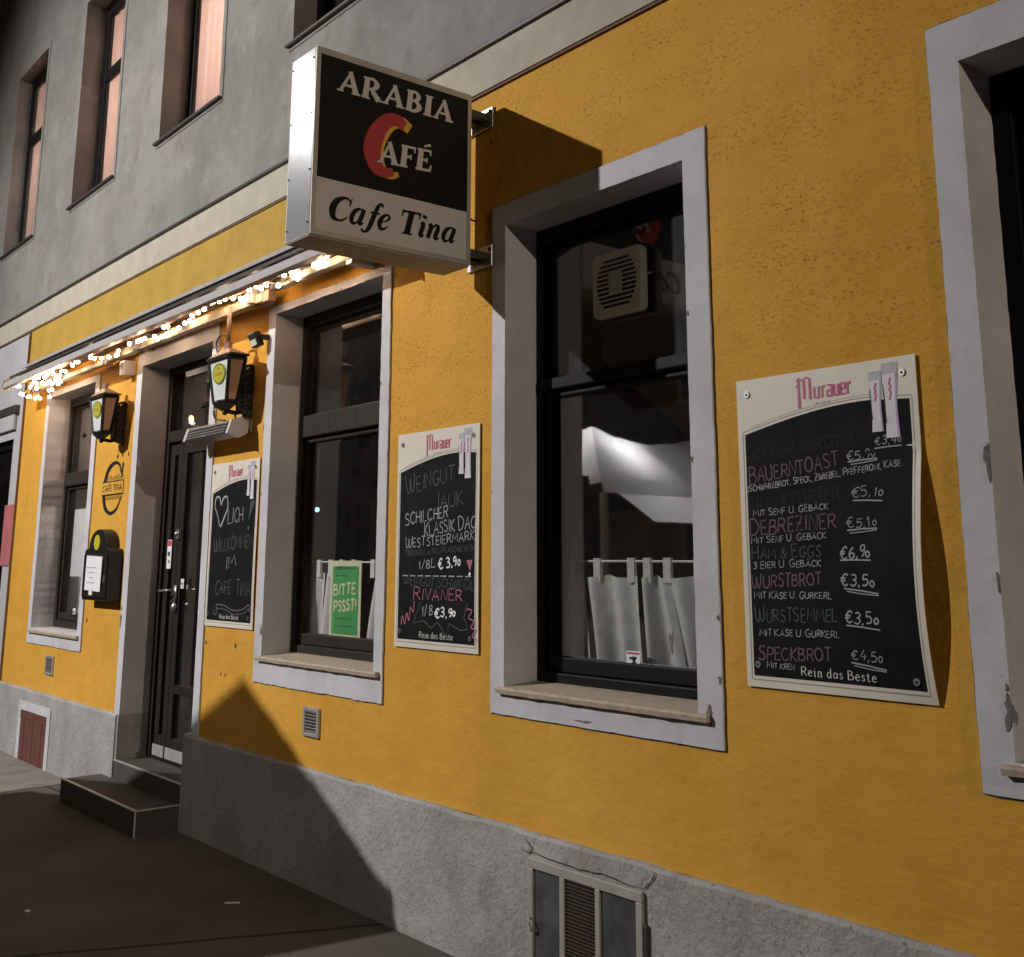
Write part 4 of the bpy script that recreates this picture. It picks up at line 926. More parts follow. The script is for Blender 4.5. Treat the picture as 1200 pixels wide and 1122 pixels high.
# bold serif letters drawn as brush strokes: (points, widths, smooth)
SER = {
 'A': (1.0, [([(.46, 1.02), (.84, .02)], [.16, .24]), ([(.50, .98), (.13, .02)], [.09, .12]), ([(.26, .33), (.66, .33)], [.09]*2), ([(-.02, .035), (.27, .035)], [.07]*2), ([(.64, .035), (1.03, .035)], [.07]*2)]),
 'R': (.98, [([(.21, 0), (.21, 1)], [.24, .2]), (catmull([(.21, .95), (.5, .96), (.68, .74), (.5, .5), (.22, .49)]), [.09, .12, .22, .12, .08]), ([(.42, .52), (.60, .3), (.84, .02)], [.14, .2, .24]), ([(.02, .035), (.42, .035)], [.07]*2), ([(.03, .965), (.3, .965)], [.07]*2), ([(.72, .035), (1.0, .035)], [.07]*2)]),
 'B': (.86, [([(.21, 0), (.21, 1)], [.22, .22]), (catmull([(.2, .95), (.46, .96), (.62, .76), (.46, .55), (.22, .53)]), [.08, .11, .2, .11, .08]), (catmull([(.22, .53), (.5, .52), (.70, .28), (.5, .05), (.2, .045)]), [.08, .12, .23, .13, .09]), ([(.02, .035), (.3, .035)], [.07]*2), ([(.03, .965), (.3, .965)], [.07]*2)]),
 'I': (.46, [([(.23, 0), (.23, 1)], [.26, .22]), ([(.02, .035), (.44, .035)], [.07]*2), ([(.04, .965), (.42, .965)], [.07]*2)]),
 'F': (.78, [([(.21, 0), (.21, 1)], [.24, .22]), ([(.03, .955), (.72, .955)], [.09]*2), ([(.69, .99), (.72, .72)], [.1, .05]), ([(.22, .5), (.56, .5)], [.09]*2), ([(.55, .62), (.55, .38)], [.06]*2), ([(.02, .035), (.44, .035)], [.07]*2)]),
 'É': (.84, [([(.21, 0), (.21, 1)], [.24, .22]), ([(.03, .955), (.72, .955)], [.09]*2), ([(.69, .99), (.72, .74)], [.1, .05]), ([(.22, .5), (.56, .5)], [.09]*2), ([(.55, .62), (.55, .38)], [.06]*2), ([(.02, .045), (.76, .045)], [.1]*2), ([(.73, .0), (.80, .3)], [.12, .05]), ([(.34, 1.13), (.66, 1.25)], [.06, .11])]),
 'C': (.86, [(catmull([(.80, .70), (.74, .90), (.50, .97), (.22, .80), (.12, .48), (.22, .14), (.46, .03), (.68, .08), (.82, .24)], 6), [.03, .07, .09, .2, .25, .2, .08, .07, .03]), ([(.82, 1.0), (.80, .66)], [.04, .05])]),
 'a': (.68, [(catmull([(.50, .55), (.36, .65), (.16, .50), (.10, .22), (.20, .03), (.36, .08), (.50, .30)], 6), [.05, .08, .15, .17, .12, .06, .04]), (catmull([(.55, .66), (.52, .4), (.48, .12), (.54, .03), (.66, .12)], 5), [.15, .16, .16, .1, .04])]),
 'f': (.50, [(catmull([(.62, .92), (.52, 1.03), (.40, .90), (.32, .5), (.24, .0), (.14, -.2), (-.02, -.22), (-.06, -.12)], 6), [.1, .08, .13, .17, .16, .1, .07, .09]), ([(.12, .61), (.56, .61)], [.07]*2)]),
 'e': (.58, [(catmull([(.14, .30), (.36, .36), (.48, .52), (.38, .64), (.20, .54), (.10, .28), (.18, .05), (.34, .03), (.52, .18)], 6), [.04, .05, .11, .07, .12, .18, .15, .09, .03])]),
 'T': (.84, [([(.44, 0), (.44, 1)], [.23, .21]), ([(.04, .955), (.86, .955)], [.09]*2), ([(.06, 1.0), (.03, .70)], [.1, .03]), ([(.84, 1.0), (.85, .70)], [.1, .03]), ([(.22, .035), (.68, .035)], [.07]*2)]),
 'i': (.38, [(catmull([(.06, .54), (.18, .62), (.22, .5), (.18, .12), (.24, .03), (.36, .12)], 5), [.03, .1, .17, .17, .1, .03]), ([(.19, .80), (.21, .95)], [.16, .16])]),
 'n': (.72, [(catmull([(.04, .54), (.15, .62), (.19, .5), (.14, .02)], 5), [.03, .1, .17, .16]), (catmull([(.18, .36), (.36, .6), (.50, .58), (.52, .42), (.47, .14), (.53, .03), (.66, .12)], 6), [.05, .08, .15, .17, .17, .1, .03])]),
}
def serif(mb, text, u0, u1, v0, v1, h, mat, put, slant=0.0, gap=.06, space=.42, lift=.0, wk=1.0):
    tot = 0; it = []
    for c in text:
        if c == ' ': tot += space; continue
        it.append((c, tot)); tot += SER[c][0]+gap
    tot -= gap; sx = (u1-u0)/tot; d = lift
    for c, off in it:
        for pts, ws in SER[c][1]:
            P_ = [(u0+(off+a+slant*b)*sx, v0+(v1-v0)*(off+a)/tot+b*h) for a, b in pts]
            n = len(P_); l = sx/h
            wsc = [x*wk*(h+sx)/2 for x in ws]
            ribbon(mb, P_, wsc, mat, put, d); d += 6e-5
sput = lambda u, v, d: (SX+.0034+d, u, v)
bput = lambda u, v, d: (SX-ST-.0034-d, (SY0+SY1)-u, v)
for put in (sput, bput):
    mb = MB(); serif(mb, 'ARABIA', -.795, -.222, 3.482, 3.488, .095, M['sign_white'], put, .10, .05, wk=1.18); mb.build('lettering', sg)
    mb = MB(); serif(mb, 'AFÉ', -.598, -.330, 3.216, 3.233, .098, M['sign_white'], put, .10, .03, lift=.003, wk=1.18); mb.build('lettering', sg)
    mb = MB(); serif(mb, 'Cafe', -.822, -.535, 2.925, 2.930, .105, M['sign_black'], put, .24, .03, .30, wk=1.22); mb.build('lettering', sg)
    mb = MB(); serif(mb, 'Tina', -.494, -.203, 2.931, 2.936, .105, M['sign_black'], put, .24, .03, .30, wk=1.22); mb.build('lettering', sg)
    arc = [(-.468, 3.405), (-.51, 3.425), (-.56, 3.405), (-.605, 3.34), (-.625, 3.265), (-.605, 3.20), (-.56, 3.178), (-.52, 3.192)]
    mb = MB(); ribbon(mb, catmull([(u+.026, v-.006) for u, v in arc], 6), [.05, .055, .05, .055, .06, .05, .035, .02], M['sign_yel'], put, .0008); mb.build('crescent', sg)
    mb = MB(); ribbon(mb, catmull(arc, 6), [.05, .055, .062, .078, .085, .07, .045, .03], M['sign_red'], put, .0016); mb.build('crescent', sg)
for zc, lb in ((3.57, 1), (2.915, 0)):
    mb = MB(); mb.box((SX-.16, -.014, zc-.05), (SX-.005+.03, -.002, zc+.05), M['steel']); mb.box((SX-.12, -.118, zc-.022), (SX-.06, -.0145, zc+.022), M['dark_metal']); mb.box((SX-.03, -.112, zc-.016), (SX+.0, -.0145, zc+.016), M['dark_metal'])
    for bx in (SX-.14, SX+.012): mb.sphere((bx, -.017, zc+.028), .009, M['dark'], 8, 4)
    mb.build('bracket', sg, bevel=.003)
for zz in (2.90, 3.12, 3.36, 3.60):
    for xx in (SX-.012, SX-ST+.012): mb = MB(); mb.sphere((xx, SY1-.0015, zz), .0045, M['dark'], 6, 4); mb.build('rivet', sg)
mb = MB(); mb.tube(catmull([(-.10, 3.05), (-.07, 3.0), (-.02, 2.98)], 5) and [(SX-.1, -.115, 3.13), (SX-.1, -.07, 3.12), (SX-.1, -.03, 3.10), (SX-.1, -.004, 3.10)], .005, M['cable']); mb.build('supply_cable', sg)

# ------------------------------------------------------------------ lanterns
def lantern(loc_x, z0, z1, lab):
    """square tapered wall lantern; front plane y=-.30"""
    x0, x1 = loc_x, loc_x+.242; cx = (x0+x1)/2; cy = -.15
    th = thing('wall_lantern', lab, 'lantern', (cx, 0, z0), 'black wall lanterns by the café door')
    tw, bw, ky = .14, .088, .36
    cor = lambda w_, z: [(cx-w_, cy-w_*ky, z), (cx+w_, cy-w_*ky, z), (cx+w_, cy+w_*ky, z), (cx-w_, cy+w_*ky, z)]
    T_, B_ = cor(tw, z1), cor(bw, z0)
    mb = MB()
    for a, b in zip(B_, T_): mb.tube([a, b], .012, M['iron'], 4)
    for R_ in (T_, B_):
        for q in range(4): mb.tube([R_[q], R_[(q+1) % 4]], .013, M['iron'], 4)
    mb.build('frame', th)
    for q, mat in ((0, 'lamp_white'), (1, 'lamp_brown'), (2, 'lamp_brown'), (3, 'lamp_brown')):
        a, b, c, d = V(B_[q]), V(B_[(q+1) % 4]), V(T_[(q+1) % 4]), V(T_[q]); n = (b-a).cross(d-a).normalized()*.004
        mb = MB(); P_ = [a, b, c, d]; mb.face(P_, M[mat]); mb.face([p-n for p in P_][::-1], M[mat]); mb.build('lamp_panel', th)
    # round badge with crest on the street face
    a, b, c, d = V(B_[0]), V(B_[1]), V(T_[1]), V(T_[0])
    def fput(u, v, dd):
        l = a+(d-a)*v; r = b+(c-b)*v; p = l+(r-l)*u; nn = (b-a).cross(d-a).normalized(); return p+nn*(dd if nn.y < 0 else -dd)
    mb = MB(); mb.face([fput(.5+.36*math.cos(q*.3927), .66+.25*math.sin(q*.3927), .006) for q in range(16)], M['badge']); bd = mb.build('badge', th)
    mb = MB(); ribbon(mb, [(.5+.32*math.cos(q*.3927), .66+.225*math.sin(q*.3927)) for q in range(17)], .02, M['ink'], fput, .0065)
    for q, (u, h) in enumerate(((.34, .09), (.42, .06), (.5, .07), (.58, .06), (.65, .07))): ribbon(mb, [(u, .62), (u, .62+h)], .035, M['red_print'], fput, .007+q*1e-5)
    mb.face([fput(.46, .78, .0072), fput(.54, .78, .0072), fput(.5, .83, .0072)], M['ink'])
    mb.build('badge_print', bd)
    mb = MB(); ov = .03; A_ = cor(tw+ov, z1+.008); k = M['iron']
    mb.box((cx-tw-ov, cy-(tw+ov)*ky, z1+.010), (cx+tw+ov, cy+(tw+ov)*ky, z1+.022), k)
    apex = cor(.04, z1+.07); base = cor(tw+ov-.012, z1+.0225)
    for q in range(4): mb.face([base[q], base[(q+1) % 4], apex[(q+1) % 4], apex[q]], M['copper'])
    mb.face(apex, M['copper']); mb.box((cx-.03, cy-.012, z1+.071), (cx+.03, cy+.012, z1+.11), M['copper'])
    mb.build('roof', th)
    mb = MB(); ft = cor(bw+.008, z0-.013); fb = cor(.03, z0-.05)
    for q in range(4): mb.face([ft[q], ft[(q+1) % 4], fb[(q+1) % 4], fb[q]], k)
    mb.face(ft, k); mb.face(fb, k); mb.sphere((cx, cy, z0-.06), .018, k, 8, 5)
    mb.sphere((cx-bw-.02, cy-bw, z0-.018), .017, k, 8, 5); mb.sphere((cx+bw+.02, cy-bw, z0-.018), .014, k, 8, 5)
    mb.build('base', th, smooth=False)
    mb = MB()                      # scrolled wall bracket with leaf plate
    mb.tube([(cx, cy, z0-.05), (cx+.01, -.09, z0-.06), (cx+.01, -.04, z0-.05), (cx, -.004, z0-.02)], .014, k, 6)
    rn = random.Random(4); up_ = []; lo_ = []
    for q in range(15):
        t = q/14; y = -.004-.098*t
        up_.append((y, z1-.02-.05*t+rn.uniform(-.014, .010))); lo_.append((y, z0-.085+.045*t+rn.uniform(-.016, .012)))
    mb.prism(up_ + lo_[::-1], 'x', cx-.012+.05, cx+.012+.05, k)
    for q in range(6):
        z = z0-.05+q*.05; mb.tube(catmull_3([(cx+.055, -.01, z), (cx+.072, -.03, z+.025), (cx+.072, -.075, z+.008), (cx+.07, -.07, z-.018), (cx+.07, -.045, z-.01)]), .009, k, 5)
    mb.build('bracket', th)
    return th
def catmull_3(p, k=5):
    xy = catmull([(a[0], a[1]) for a in p], k); zz = catmull([(a[2], 0) for a in p], k)
    return [(a[0], a[1], b[0]) for a, b in zip(xy, zz)]
lan = lantern(-5.52, 2.505, 2.757, 'black square lantern hung directly above the patio heater')
la2 = copy_tree(lan, None, (-2.12, 0, .008)); la2['label'] = 'black square lantern above the letter C emblem and menu case'
mb = MB(); mb.tube([(-5.40, -.15, 2.85), (-5.40, -.15, 3.09)], .014, M['copper'], 8); mb.build('hanging_pole', lan, smooth=True)
mb = MB(); mb.tube(catmull_3([(-5.41, -.15, 2.905), (-5.49, -.16, 2.92), (-5.55, -.16, 2.88), (-5.53, -.16, 2.83), (-5.45, -.15, 2.81)]), .006, M['cable'], 6); mb.build('cable', lan)

# ------------------------------------------------------------------ patio heater, floodlight, junction box, menu case, logo
ht = thing('patio_heater', 'grey patio heater bar mounted directly below a black lantern', 'heater', (-5.45, 0, 2.3))
prof = [(-.165, 2.318), (-.140, 2.392), (-.085, 2.412), (-.035, 2.385), (-.04, 2.325), (-.10, 2.295)]
mb = MB(); mb.prism(prof, 'x', -5.93, -5.34, M['heater']); mb.build('body', ht, bevel=.004)
mb = MB(); mb.prism([(y-.004 if y < -.1 else y+.003, z+(.005 if z > 2.36 else -.005)) for y, z in prof], 'x', -5.3395, -5.315, M['awn_white']); mb.build('end_cap', ht, bevel=.003); mb = MB(); mb.prism([(y-.004 if y < -.1 else y+.003, z+(.005 if z > 2.36 else -.005)) for y, z in prof], 'x', -5.965, -5.9305, M['awn_white']); mb.build('end_cap', ht, bevel=.003)
mb = MB()
mb.prism([(-.168, 2.322), (-.145, 2.384), (-.1425, 2.383), (-.1655, 2.321)], 'x', -5.92, -5.35, M['dark'])
for q in range(4): mb.tube([(-5.91, -.164+.005*q, 2.325+.018*q), (-5.36, -.164+.005*q, 2.325+.018*q)], .0035, M['heater'], 6)
mb.build('grille', ht)
mb = MB(); mb.box((-5.84, -.137, 2.362), (-5.76, -.128, 2.385), M['badge'], Matrix.Rotation(-.35, 3, 'X')); mb.build('tag', ht)
mb = MB(); mb.box((-5.40, -.04, 2.35), (-5.36, -.003, 2.46), M['copper']); mb.box((-5.42, -.012, 2.33), (-5.34, -.0015, 2.48), M['steel']); mb.build('bracket', ht)
mb = MB(); mb.tube(catmull_3([(-5.38, -.09, 2.41), (-5.36, -.10, 2.45), (-5.32, -.09, 2.46), (-5.30, -.05, 2.42), (-5.33, -.02, 2.46)]), .006, M['cable'], 6); mb.build('cable', ht); mb = MB(); mb.tube(catmull_3([(-5.50, -.10, 2.41), (-5.58, -.13, 2.43), (-5.57, -.14, 2.50), (-5.48, -.15, 2.49)]), .006, M['cable'], 6); mb.build('cable', ht)
FDX = 0
fl = thing('floodlight', 'small black floodlight with pale lens at the window surround', 'floodlight', (-5.15, 0, 2.84))
rot = Matrix.Rotation(.35, 3, 'Z') @ Matrix.Rotation(-.30, 3, 'Y') @ Matrix.Rotation(.2, 3, 'X')
mb = MB(); mb.box((-5.222, -.10, 2.815), (-5.158, -.05, 2.905), M['iron'], rot, (-5.19, -.075, 2.8625)); mb.build('housing', fl, bevel=.008)
mb = MB(); mb.box((-5.214, -.103, 2.824), (-5.172, -.0985, 2.860), M['lamp_white'], rot, (-5.19, -.075, 2.8625)); mb.build('lens', fl)
mb = MB(); mb.box((-5.17, -.06, 2.86), (-5.14, -.003, 2.89), M['iron']); mb.build('arm', fl)
jb = MB(); jb.box((-7.42, -.09, 2.93), (-7.335, -.003, 3.035), M['awn_white']); jb.box((-7.405, -.094, 2.945), (-7.35, -.0905, 3.02), M['cream']); tag(jb.build('junction_box', bevel=.008), 'small pale junction box on the yellow wall under the awning', 'junction box')
mc = thing('menu_case', 'black arched menu case with a white sheet, below the letter C emblem', 'menu case', (-7.60, 0, 1.307))
x0, x1 = -7.88, -7.33; zc = 1.66; cx = (x0+x1)/2
outl = [(x0, 1.307), (x1, 1.307), (x1, zc)] + [(x1-.02, zc+.012)]+[(cx+.19*math.cos(math.pi*t), zc+.02+.135*math.sin(math.pi*t)**.9) for t in [q/14 for q in range(0, 15)]]+[(x0+.02, zc+.012)] + [(x0, zc)]
mb = MB(); mb.prism(outl, 'y', -.09, -.003, M['iron']); mb.build('housing', mc, bevel=.006)
mb = MB(); ring_frame(mb, x0+.03, x1-.03, 1.33, 1.635, .05, .05, .045, .045, -.104, -.0905, M['iron']); mb.build('door_frame', mc, bevel=.004)
mb = MB(); mb.box((x0+.08, -.094, 1.38), (x1-.08, -.0907, 1.585), M['dark']); mb.build('back_board', mc)
mb = MB(); mb.box((x0+.10, -.1075, 1.375), (x1-.12, -.1045, 1.622), M['paper'], Matrix.Rotation(.03, 3, 'Y')); mb.box((x0+.2, -.1085, 1.345), (x0+.27, -.1045, 1.374), M['paper']); mb.build('menu_sheet', mc)
mb = MB()
for q, (a, b) in enumerate(((.03, .25), (.06, .22), (.10, .17), (.05, .22))):
    mb = MB()
    for s_ in range(4):
        u = x0+.09+a+(b-a)*s_/4; ribbon(mb, [(u, 1.54-.036*q), (u+(b-a)/5.5, 1.54-.036*q)], .007, M['print_grey'], wput(-.1085), .0002)
    mb.build('text_line', mc)
mb = MB(); mb.prism([(cx-.02+.062*math.cos(a*.3927), zc+.06+.055*math.sin(a*.3927)) for a in range(16)], 'y', -.094, -.0905, M['badge']); mb.build('badge', mc)
mb = MB(); mb.box((x1-.07, -.11, 1.44), (x1-.055, -.104, 1.49), M['steel']); mb.build('catch', mc)
lg = thing('wall_logo', 'black letter C emblem with a café name banner on the yellow wall', 'wall sign', (-7.64, 0, 1.93))
mb = MB(); P = wput(-.001)
carc = catmull([(-7.48, 2.215), (-7.53, 2.285), (-7.64, 2.305), (-7.77, 2.25), (-7.83, 2.12), (-7.79, 1.99), (-7.67, 1.935), (-7.54, 1.96), (-7.46, 2.04)], 6)
ribbon(mb, carc, [.012, .022, .025, .045, .055, .045, .025, .022, .010], M['ink'], P, .003); ribbon(mb, [(-7.455, 2.30), (-7.47, 2.19)], [.03, .012], M['ink'], P, .0032); mb.build('initial', lg)
mb = MB(); mb.face([P(-7.87, 2.075, .0045), P(-7.42, 2.075, .0045), P(-7.42, 2.165, .0045), P(-7.87, 2.165, .0045)], M['yellow'])
ribbon(mb, [(-7.87, 2.072), (-7.42, 2.072)], .008, M['ink'], P, .0048); ribbon(mb, [(-7.87, 2.168), (-7.42, 2.168)], .008, M['ink'], P, .0048)
for q in range(8):
    ribbon(mb, catmull([(-7.80+.05*q, 2.178), (-7.79+.05*q, 2.20+.01*(q % 3)), (-7.775+.05*q, 2.182)], 3), .006, M['ink'], P, .005); ribbon(mb, catmull([(-7.78+.045*q, 2.062), (-7.765+.045*q, 2.035), (-7.75+.045*q, 2.06)], 3), .006, M['ink'], P, .005)
write(mb, 'CAFE TINA', -7.845, 2.098, -7.445, 2.098, .044, M['ink'], P, .009, 0, .0052, 1.0, 4, 0)
mb.build('banner', lg)

# ------------------------------------------------------------------ awning and string lights
aw = thing('awning', 'retracted awning with white front bar above the café door and windows', 'awning', (-7, 0, 3.05))
AX0, AX1 = -9.72, -3.72
mb = MB(); mb.box((AX0-.02, -.155, 3.29), (AX1, -.003, 3.305), M['awn_white']); mb.box((AX0-.02, -.16, 3.277), (AX1, -.152, 3.304), M['awn_white']); mb.box((AX0, -.06, 3.20), (AX1-.05, -.05, 3.289), M['dark']); mb.build('hood', aw, bevel=.004)  # dark strip at the back stands in for the gap's shade
mb = MB(); mb.prism([(-.315, 3.085), (-.298, 3.142), (-.270, 3.142), (-.262, 3.095), (-.275, 3.078)], 'x', AX0, AX1-.02, M['awn_white']); mb.build('front_bar', aw, bevel=.003)
mb = MB(); mb.box((AX0, -.258, 3.18), (AX1-.05, -.02, 3.20), M['dark_metal']); mb.build('back_plate', aw)
mb = MB(); n = 220; k1 = mb.m(M['awn_cloth']); k2 = mb.m(M['awn_brown']); pr = 9; rn = random.Random(2)
for q in range(n+1):
    x = AX0+.03+(AX1-AX0-.08)*q/n; sag = .014*mnoise.noise(V((x*3.1, 0, 2)))+.010*mnoise.noise(V((x*11, 4, 2)))
    for c in range(pr):
        t = c/(pr-1); mb.v.append(V((x, -.262+.19*t, 3.140-.030*math.sin(math.pi*t)+sag*math.sin(math.pi*t)+.006*math.sin(x*26+3*t)+.05*t)))
    if q:
        for c in range(pr-1):
            a = (q-1)*pr+c; mb.f.append([a, a+pr, a+pr+1, a+1]); mb.mi.append(k2 if mnoise.noise(V((q*.045, c*.2, 1))) > .0 else k1)
mb.keep = True; mb.build('rolled_cloth', aw, smooth=True)
for (a, b, za, zb, y) in ((-9.55, -7.72, 3.05, 3.06, -.09), (-7.70, -5.05, 3.06, 3.085, -.09), (-4.86, -3.74, 3.085, 3.10, -.13)):
    mb = MB(); mb.box((a, y-.028, za), (b, y+.028, zb+.03), M['cream']); mb.box((b+.001, y-.022, za-.006), (b+.07, y+.03, zb+.04), M['copper']); mb.build('folding_arm', aw, bevel=.006)
for x in (-9.0, -7.0, -5.15, -4.0):
    mb = MB(); mb.box((x-.03, -.15, 3.06), (x+.03, -.003, 3.20), M['alu_dull']); mb.build('wall_bracket', aw, bevel=.004)
for x, sx_ in ((AX0-.021, -1), (AX1-.019, 1)):
    mb = MB(); mb.prism([(-.318, 3.07), (-.30, 3.16), (-.16, 3.262), (-.02, 3.262), (-.02, 3.20), (-.20, 3.12), (-.26, 3.075)], 'x', x-.008, x, M['awn_white']); mb.build('end_plate', aw)

BULBS = [(-9.701,-0.19,3.139),(-9.514,-0.226,3.091),(-9.495,-0.196,3.017),(-9.324,-0.187,3.061),(-9.274,-0.213,2.969),(-9.261,-0.187,3.085),(-9.104,-0.153,3.08),(-9.094,-0.203,2.939),(-9.088,-0.166,2.942),(-8.96,-0.236,3.003),(-8.892,-0.243,3.085),(-8.855,-0.166,3.058),(-8.778,-0.211,3.104),(-8.703,-0.249,3.061),(-8.699,-0.186,2.966),(-8.69,-0.202,2.904),(-8.593,-0.22,3.0),(-8.553,-0.228,3.074),(-8.508,-0.15,3.096),(-8.504,-0.199,2.991),(-8.492,-0.224,3.027),(-8.421,-0.206,3.0),(-8.396,-0.227,3.044),(-8.156,-0.163,3.164),(-8.129,-0.187,3.119),(-8.05,-0.235,3.075),(-7.762,-0.198,3.142),(-7.737,-0.176,3.094),(-7.55,-0.183,3.067),(-7.242,-0.174,3.052),(-7.208,-0.244,3.022),(-7.173,-0.191,3.067),(-6.878,-0.22,3.072),(-6.74,-0.163,3.097),(-6.64,-0.247,3.05),(-6.474,-0.178,3.049),(-6.455,-0.203,3.06),(-6.433,-0.162,3.062),(-6.348,-0.158,3.115),(-6.307,-0.179,3.056),(-6.033,-0.17,3.086),(-6.025,-0.211,3.047),(-5.959,-0.156,3.146),(-5.867,-0.206,3.069),(-5.849,-0.162,3.135),(-5.567,-0.24,3.087),(-5.497,-0.215,3.151),(-5.469,-0.191,3.165),(-5.387,-0.192,3.162),(-5.343,-0.16,3.172),(-5.258,-0.151,3.11),(-5.102,-0.183,3.089),(-5.08,-0.182,3.146),(-4.977,-0.157,3.117),(-4.898,-0.164,3.123),(-4.687,-0.193,3.074),(-4.579,-0.154,3.107),(-4.573,-0.165,3.111),(-4.541,-0.234,3.097),(-4.529,-0.16,3.087),(-4.525,-0.164,3.134),(-4.471,-0.179,3.092),(-4.298,-0.167,3.122),(-4.253,-0.151,3.147),(-4.229,-0.222,3.088),(-4.215,-0.193,3.107),(-4.144,-0.241,3.063),(-4.094,-0.244,3.08),(-4.089,-0.229,3.108)]
BULBS = [(x, y, min(z, 3.125)) for x, y, z in BULBS]
rn = random.Random(21); BULBS = sorted(BULBS + [(x+rn.uniform(-.09, .09), y+rn.uniform(-.03, .03), z+rn.uniform(-.02, .012)) for x, y, z in BULBS[:26:2]+BULBS[26::4]])
sl = thing('string_lights', 'string of warm glowing bulbs strung under the awning', 'string lights', (-7, -.2, 3.0))
mb = MB()
path = []
for p in BULBS: path.append((p[0], p[1]+.012, p[2]+.014))
mb.tube(path, .003, M['cable'], 5); mb.build('wire', sl)
b0 = None
for p in BULBS:
    if b0 is None:
        mb = MB(); mb.sphere((0, 0, 0), .0135, M['bulb'], 8, 5); b0 = mb.build('bulb', sl, smooth=True); b = b0
    else:
        b = b0.copy(); col.objects.link(b); b.parent = sl; b.matrix_parent_inverse = b0.matrix_parent_inverse.copy()
    b.location = p

# ------------------------------------------------------------------ litter
mb = MB(); mb.box((-4.50, -.40, .001), (-4.43, -.392, .007), M['paper'], Matrix.Rotation(.9, 3, 'Z')); tag(mb.build('cigarette_end', bevel=.002), 'small white cigarette end lying on the dark pavement', 'litter')

for (x_, y_, r_, lab) in ((-5.9, -1.27, .4, 'tiny pale paper scrap on the dark pavement far from the wall'), (-5.0, -1.15, 1.3, 'tiny white crumb of paper on the dark pavement by the crack')):
    mb = MB(); mb.prism([(x_+.022*math.cos(a+r_)*(1 if a % 2 else .6), y_+.012*math.sin(a+r_)) for a in range(6)], 'z', .0005, .004, M['paper']); tag(mb.build('paper_scrap'), lab, 'litter')
# ------------------------------------------------------------------ the street behind the camera: tent, lamps, far houses
tn = thing('party_tent', 'white pyramid party tent standing on the pavement by the road', 'tent', (-6.88, -3.5, 0))
tcx, tcy, ze, zp = -6.88, -3.50, 2.05, 3.66
mb = MB(); C4 = [(-8.42, -4.72), (-5.44, -4.42), (-5.10, -2.20), (-8.18, -2.54)]; n = 20
for q in range(4):
    a, b = V((*C4[q], ze)), V((*C4[(q+1) % 4], ze)); p = V((tcx, tcy, zp)); base = len(mb.v); k = mb.m(M['pvc'])
    for r in range(n+1):
        t = r/n
        for c in range(n+1):
            s_ = c/n; e = a+(b-a)*s_; x = e+(p-e)*t; x.z -= .09*math.sin(math.pi*t)*math.sin(math.pi*s_); mb.v.append(x + V((0, 0, .02*mnoise.noise(x*3.1)+.01*mnoise.noise(x*9))) if 0 < r else x)
    for r in range(n):
        for c in range(n): i = base+r*(n+1)+c; mb.f.append([i, i+1, i+n+2, i+n+1]); mb.mi.append(k if ((q == 1 and r < 7) or (q == 2 and r < 7 and c < 3 and r > c*.9+.5)) else mb.m(M['tent_dark']))  # white faces shaped for the window reflection; dark colour added elsewhere
    if q == 1: mb.face([a, a+(b-a)*.92, a+(b-a)*.72-V((0, 0, .2)), a-V((0, 0, .2))], M['pvc'])
mb.keep = True; mb.build('canopy', tn)
for c in C4:
    mb = MB(); mb.box((c[0]-.02, c[1]-.02, 0), (c[0]+.02, c[1]+.02, ze), M['alu_dull']); mb.build('pole', tn)
tl = thing('tent_lamp', 'bare bulb hanging inside the party tent near its wall side', 'lamp', (-5.84, -2.93, 2.4))
mb = MB(); mb.sphere((-5.84, -2.93, 2.42), .035, emis('tent_bulb_glow', (1, .95, .9), 12), 12, 8); mb.build('bulb', tl, smooth=True)
mb = MB(); mb.tube([(-5.84, -2.93, 2.455), (-5.84, -2.93, 2.52)], .008, M['cable'], 6); mb.build('cord', tl)
l_ = bpy.data.lights.new('tent_light', 'POINT'); l_.energy = 36; l_.shadow_soft_size = .04; l_.color = (1, .95, .9)
lo_ = bpy.data.objects.new('tent_light', l_); col.objects.link(lo_); lo_.parent = tl; lo_.matrix_parent_inverse = WM[tl.name].inverted(); lo_.location = (-5.82, -2.93, 2.37)
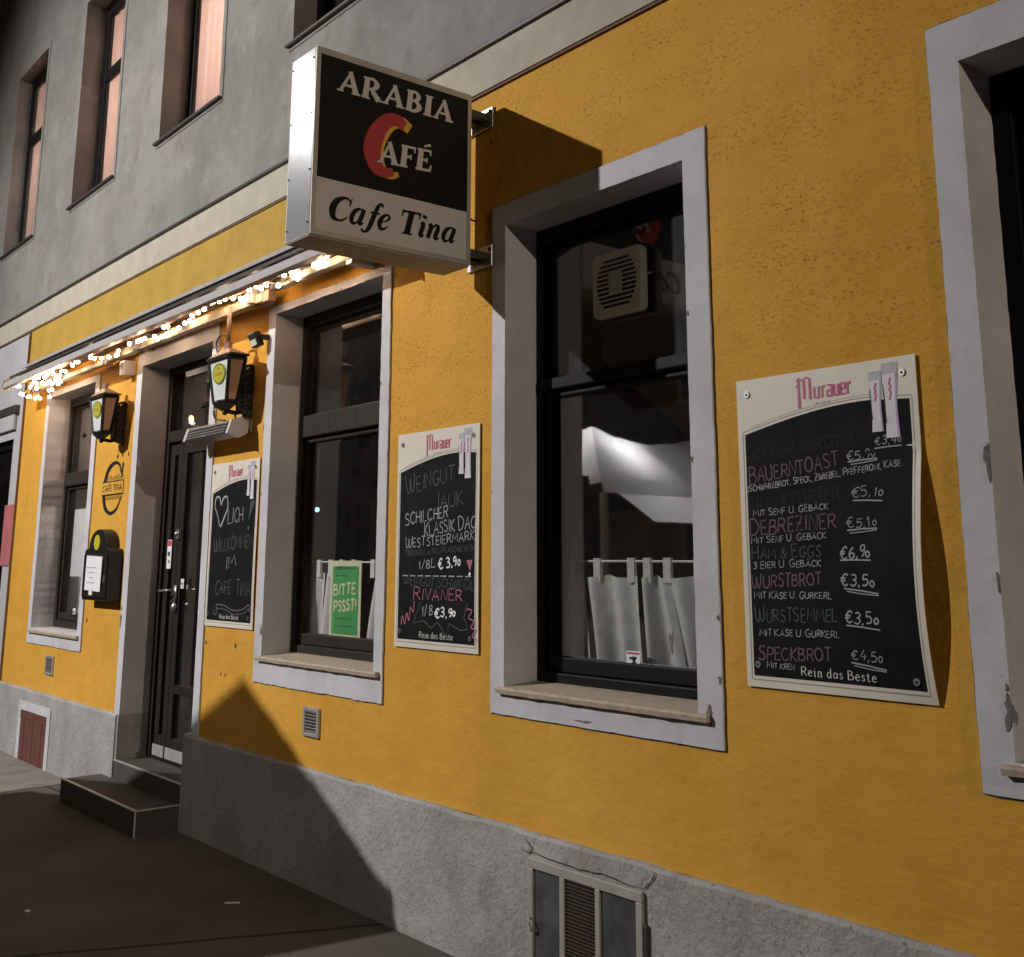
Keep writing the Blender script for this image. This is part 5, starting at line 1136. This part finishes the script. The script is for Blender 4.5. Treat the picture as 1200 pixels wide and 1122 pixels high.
def street_lamp(p, lab, s_=1):
    P0 = p; dy = 1.2*s_
    th = thing('street_lamp', lab, 'street lamp', (p[0], p[1]-dy, 0), 'street lamps across the road')
    mb = MB(); mb.tube([(p[0], p[1]-dy, -.01), (p[0], p[1]-dy, 3), (p[0], p[1]-dy, p[2]-.12)], [.09, .07, .05], M['zinc'], 12); mb.build('pole', th, smooth=True)
    mb = MB(); mb.tube(catmull_3([(p[0], p[1]-dy, p[2]-.14), (p[0], p[1]-.75*dy, p[2]+.18), (p[0], p[1]-.2*dy, p[2]+.2)]), .03, M['zinc'], 8); mb.build('arm', th, smooth=True)
    mb = MB(); mb.prism([(p[1]-.35, p[2]+.16), (p[1]+.3, p[2]+.16), (p[1]+.33, p[2]+.12), (p[1]+.3, p[2]+.09), (p[1]-.3, p[2]+.09)], 'x', p[0]-.13, p[0]+.13, M['zinc']); mb.build('lamp_head', th, bevel=.02)
    return th
for P_, lab, pw_ in ((LAMP_A, 'grey street lamp across the road opposite the café door', LAMP_POWER), (LAMP_B, 'shorter grey street lamp further down the road', LAMP_POWER*.36)):
    th = street_lamp(P_, lab, 1 if P_ is LAMP_A else -1)
    l = bpy.data.lights.new('lamp_light', 'SPOT'); l.energy = pw_; l.spot_size = math.radians(98 if P_ is LAMP_A else 150); l.spot_blend = 1.0; l.shadow_soft_size = .055
    l.color = (1.0, .965, .95) if P_ is LAMP_A else (1.0, .84, .66)
    lo = bpy.data.objects.new('lamp_light', l); col.objects.link(lo); lo.parent = th; lo.matrix_parent_inverse = WM[th.name].inverted(); lo.location = P_
    aim = V((-7.1, 0, 1.9)) if P_ is LAMP_A else V((-3, -.3, 2.2))
    lo.rotation_euler = (aim - V(P_)).to_track_quat('-Z', 'Y').to_euler()
fb = thing('apartment_building', 'plain rendered apartment house across the street', 'building', (-8, -14, 0))
mb = MB(); mb.box((-45, -22, -.1), (30, -13, 13), M['street_white']); mb.build('wall', fb)
f0 = None
for zz in (1.4, 4.6, 7.8):
    for q in range(20):
        mb = MB() if f0 is None else None
        if f0 is None:
            ring_frame(mb, 0, 1.1, 0, 1.8, .09, .09, .09, .09, -12.998, -12.93, M['cream']); mb.box((.0905, -12.998, .0905), (1.0095, -12.985, 1.7095), M['slate'])
            f0 = mb.build('window', fb); o = f0
        else:
            o = f0.copy(); col.objects.link(o); o.parent = fb; o.matrix_parent_inverse = f0.matrix_parent_inverse.copy()
        o.location = (-40+q*3.2, 0, zz)
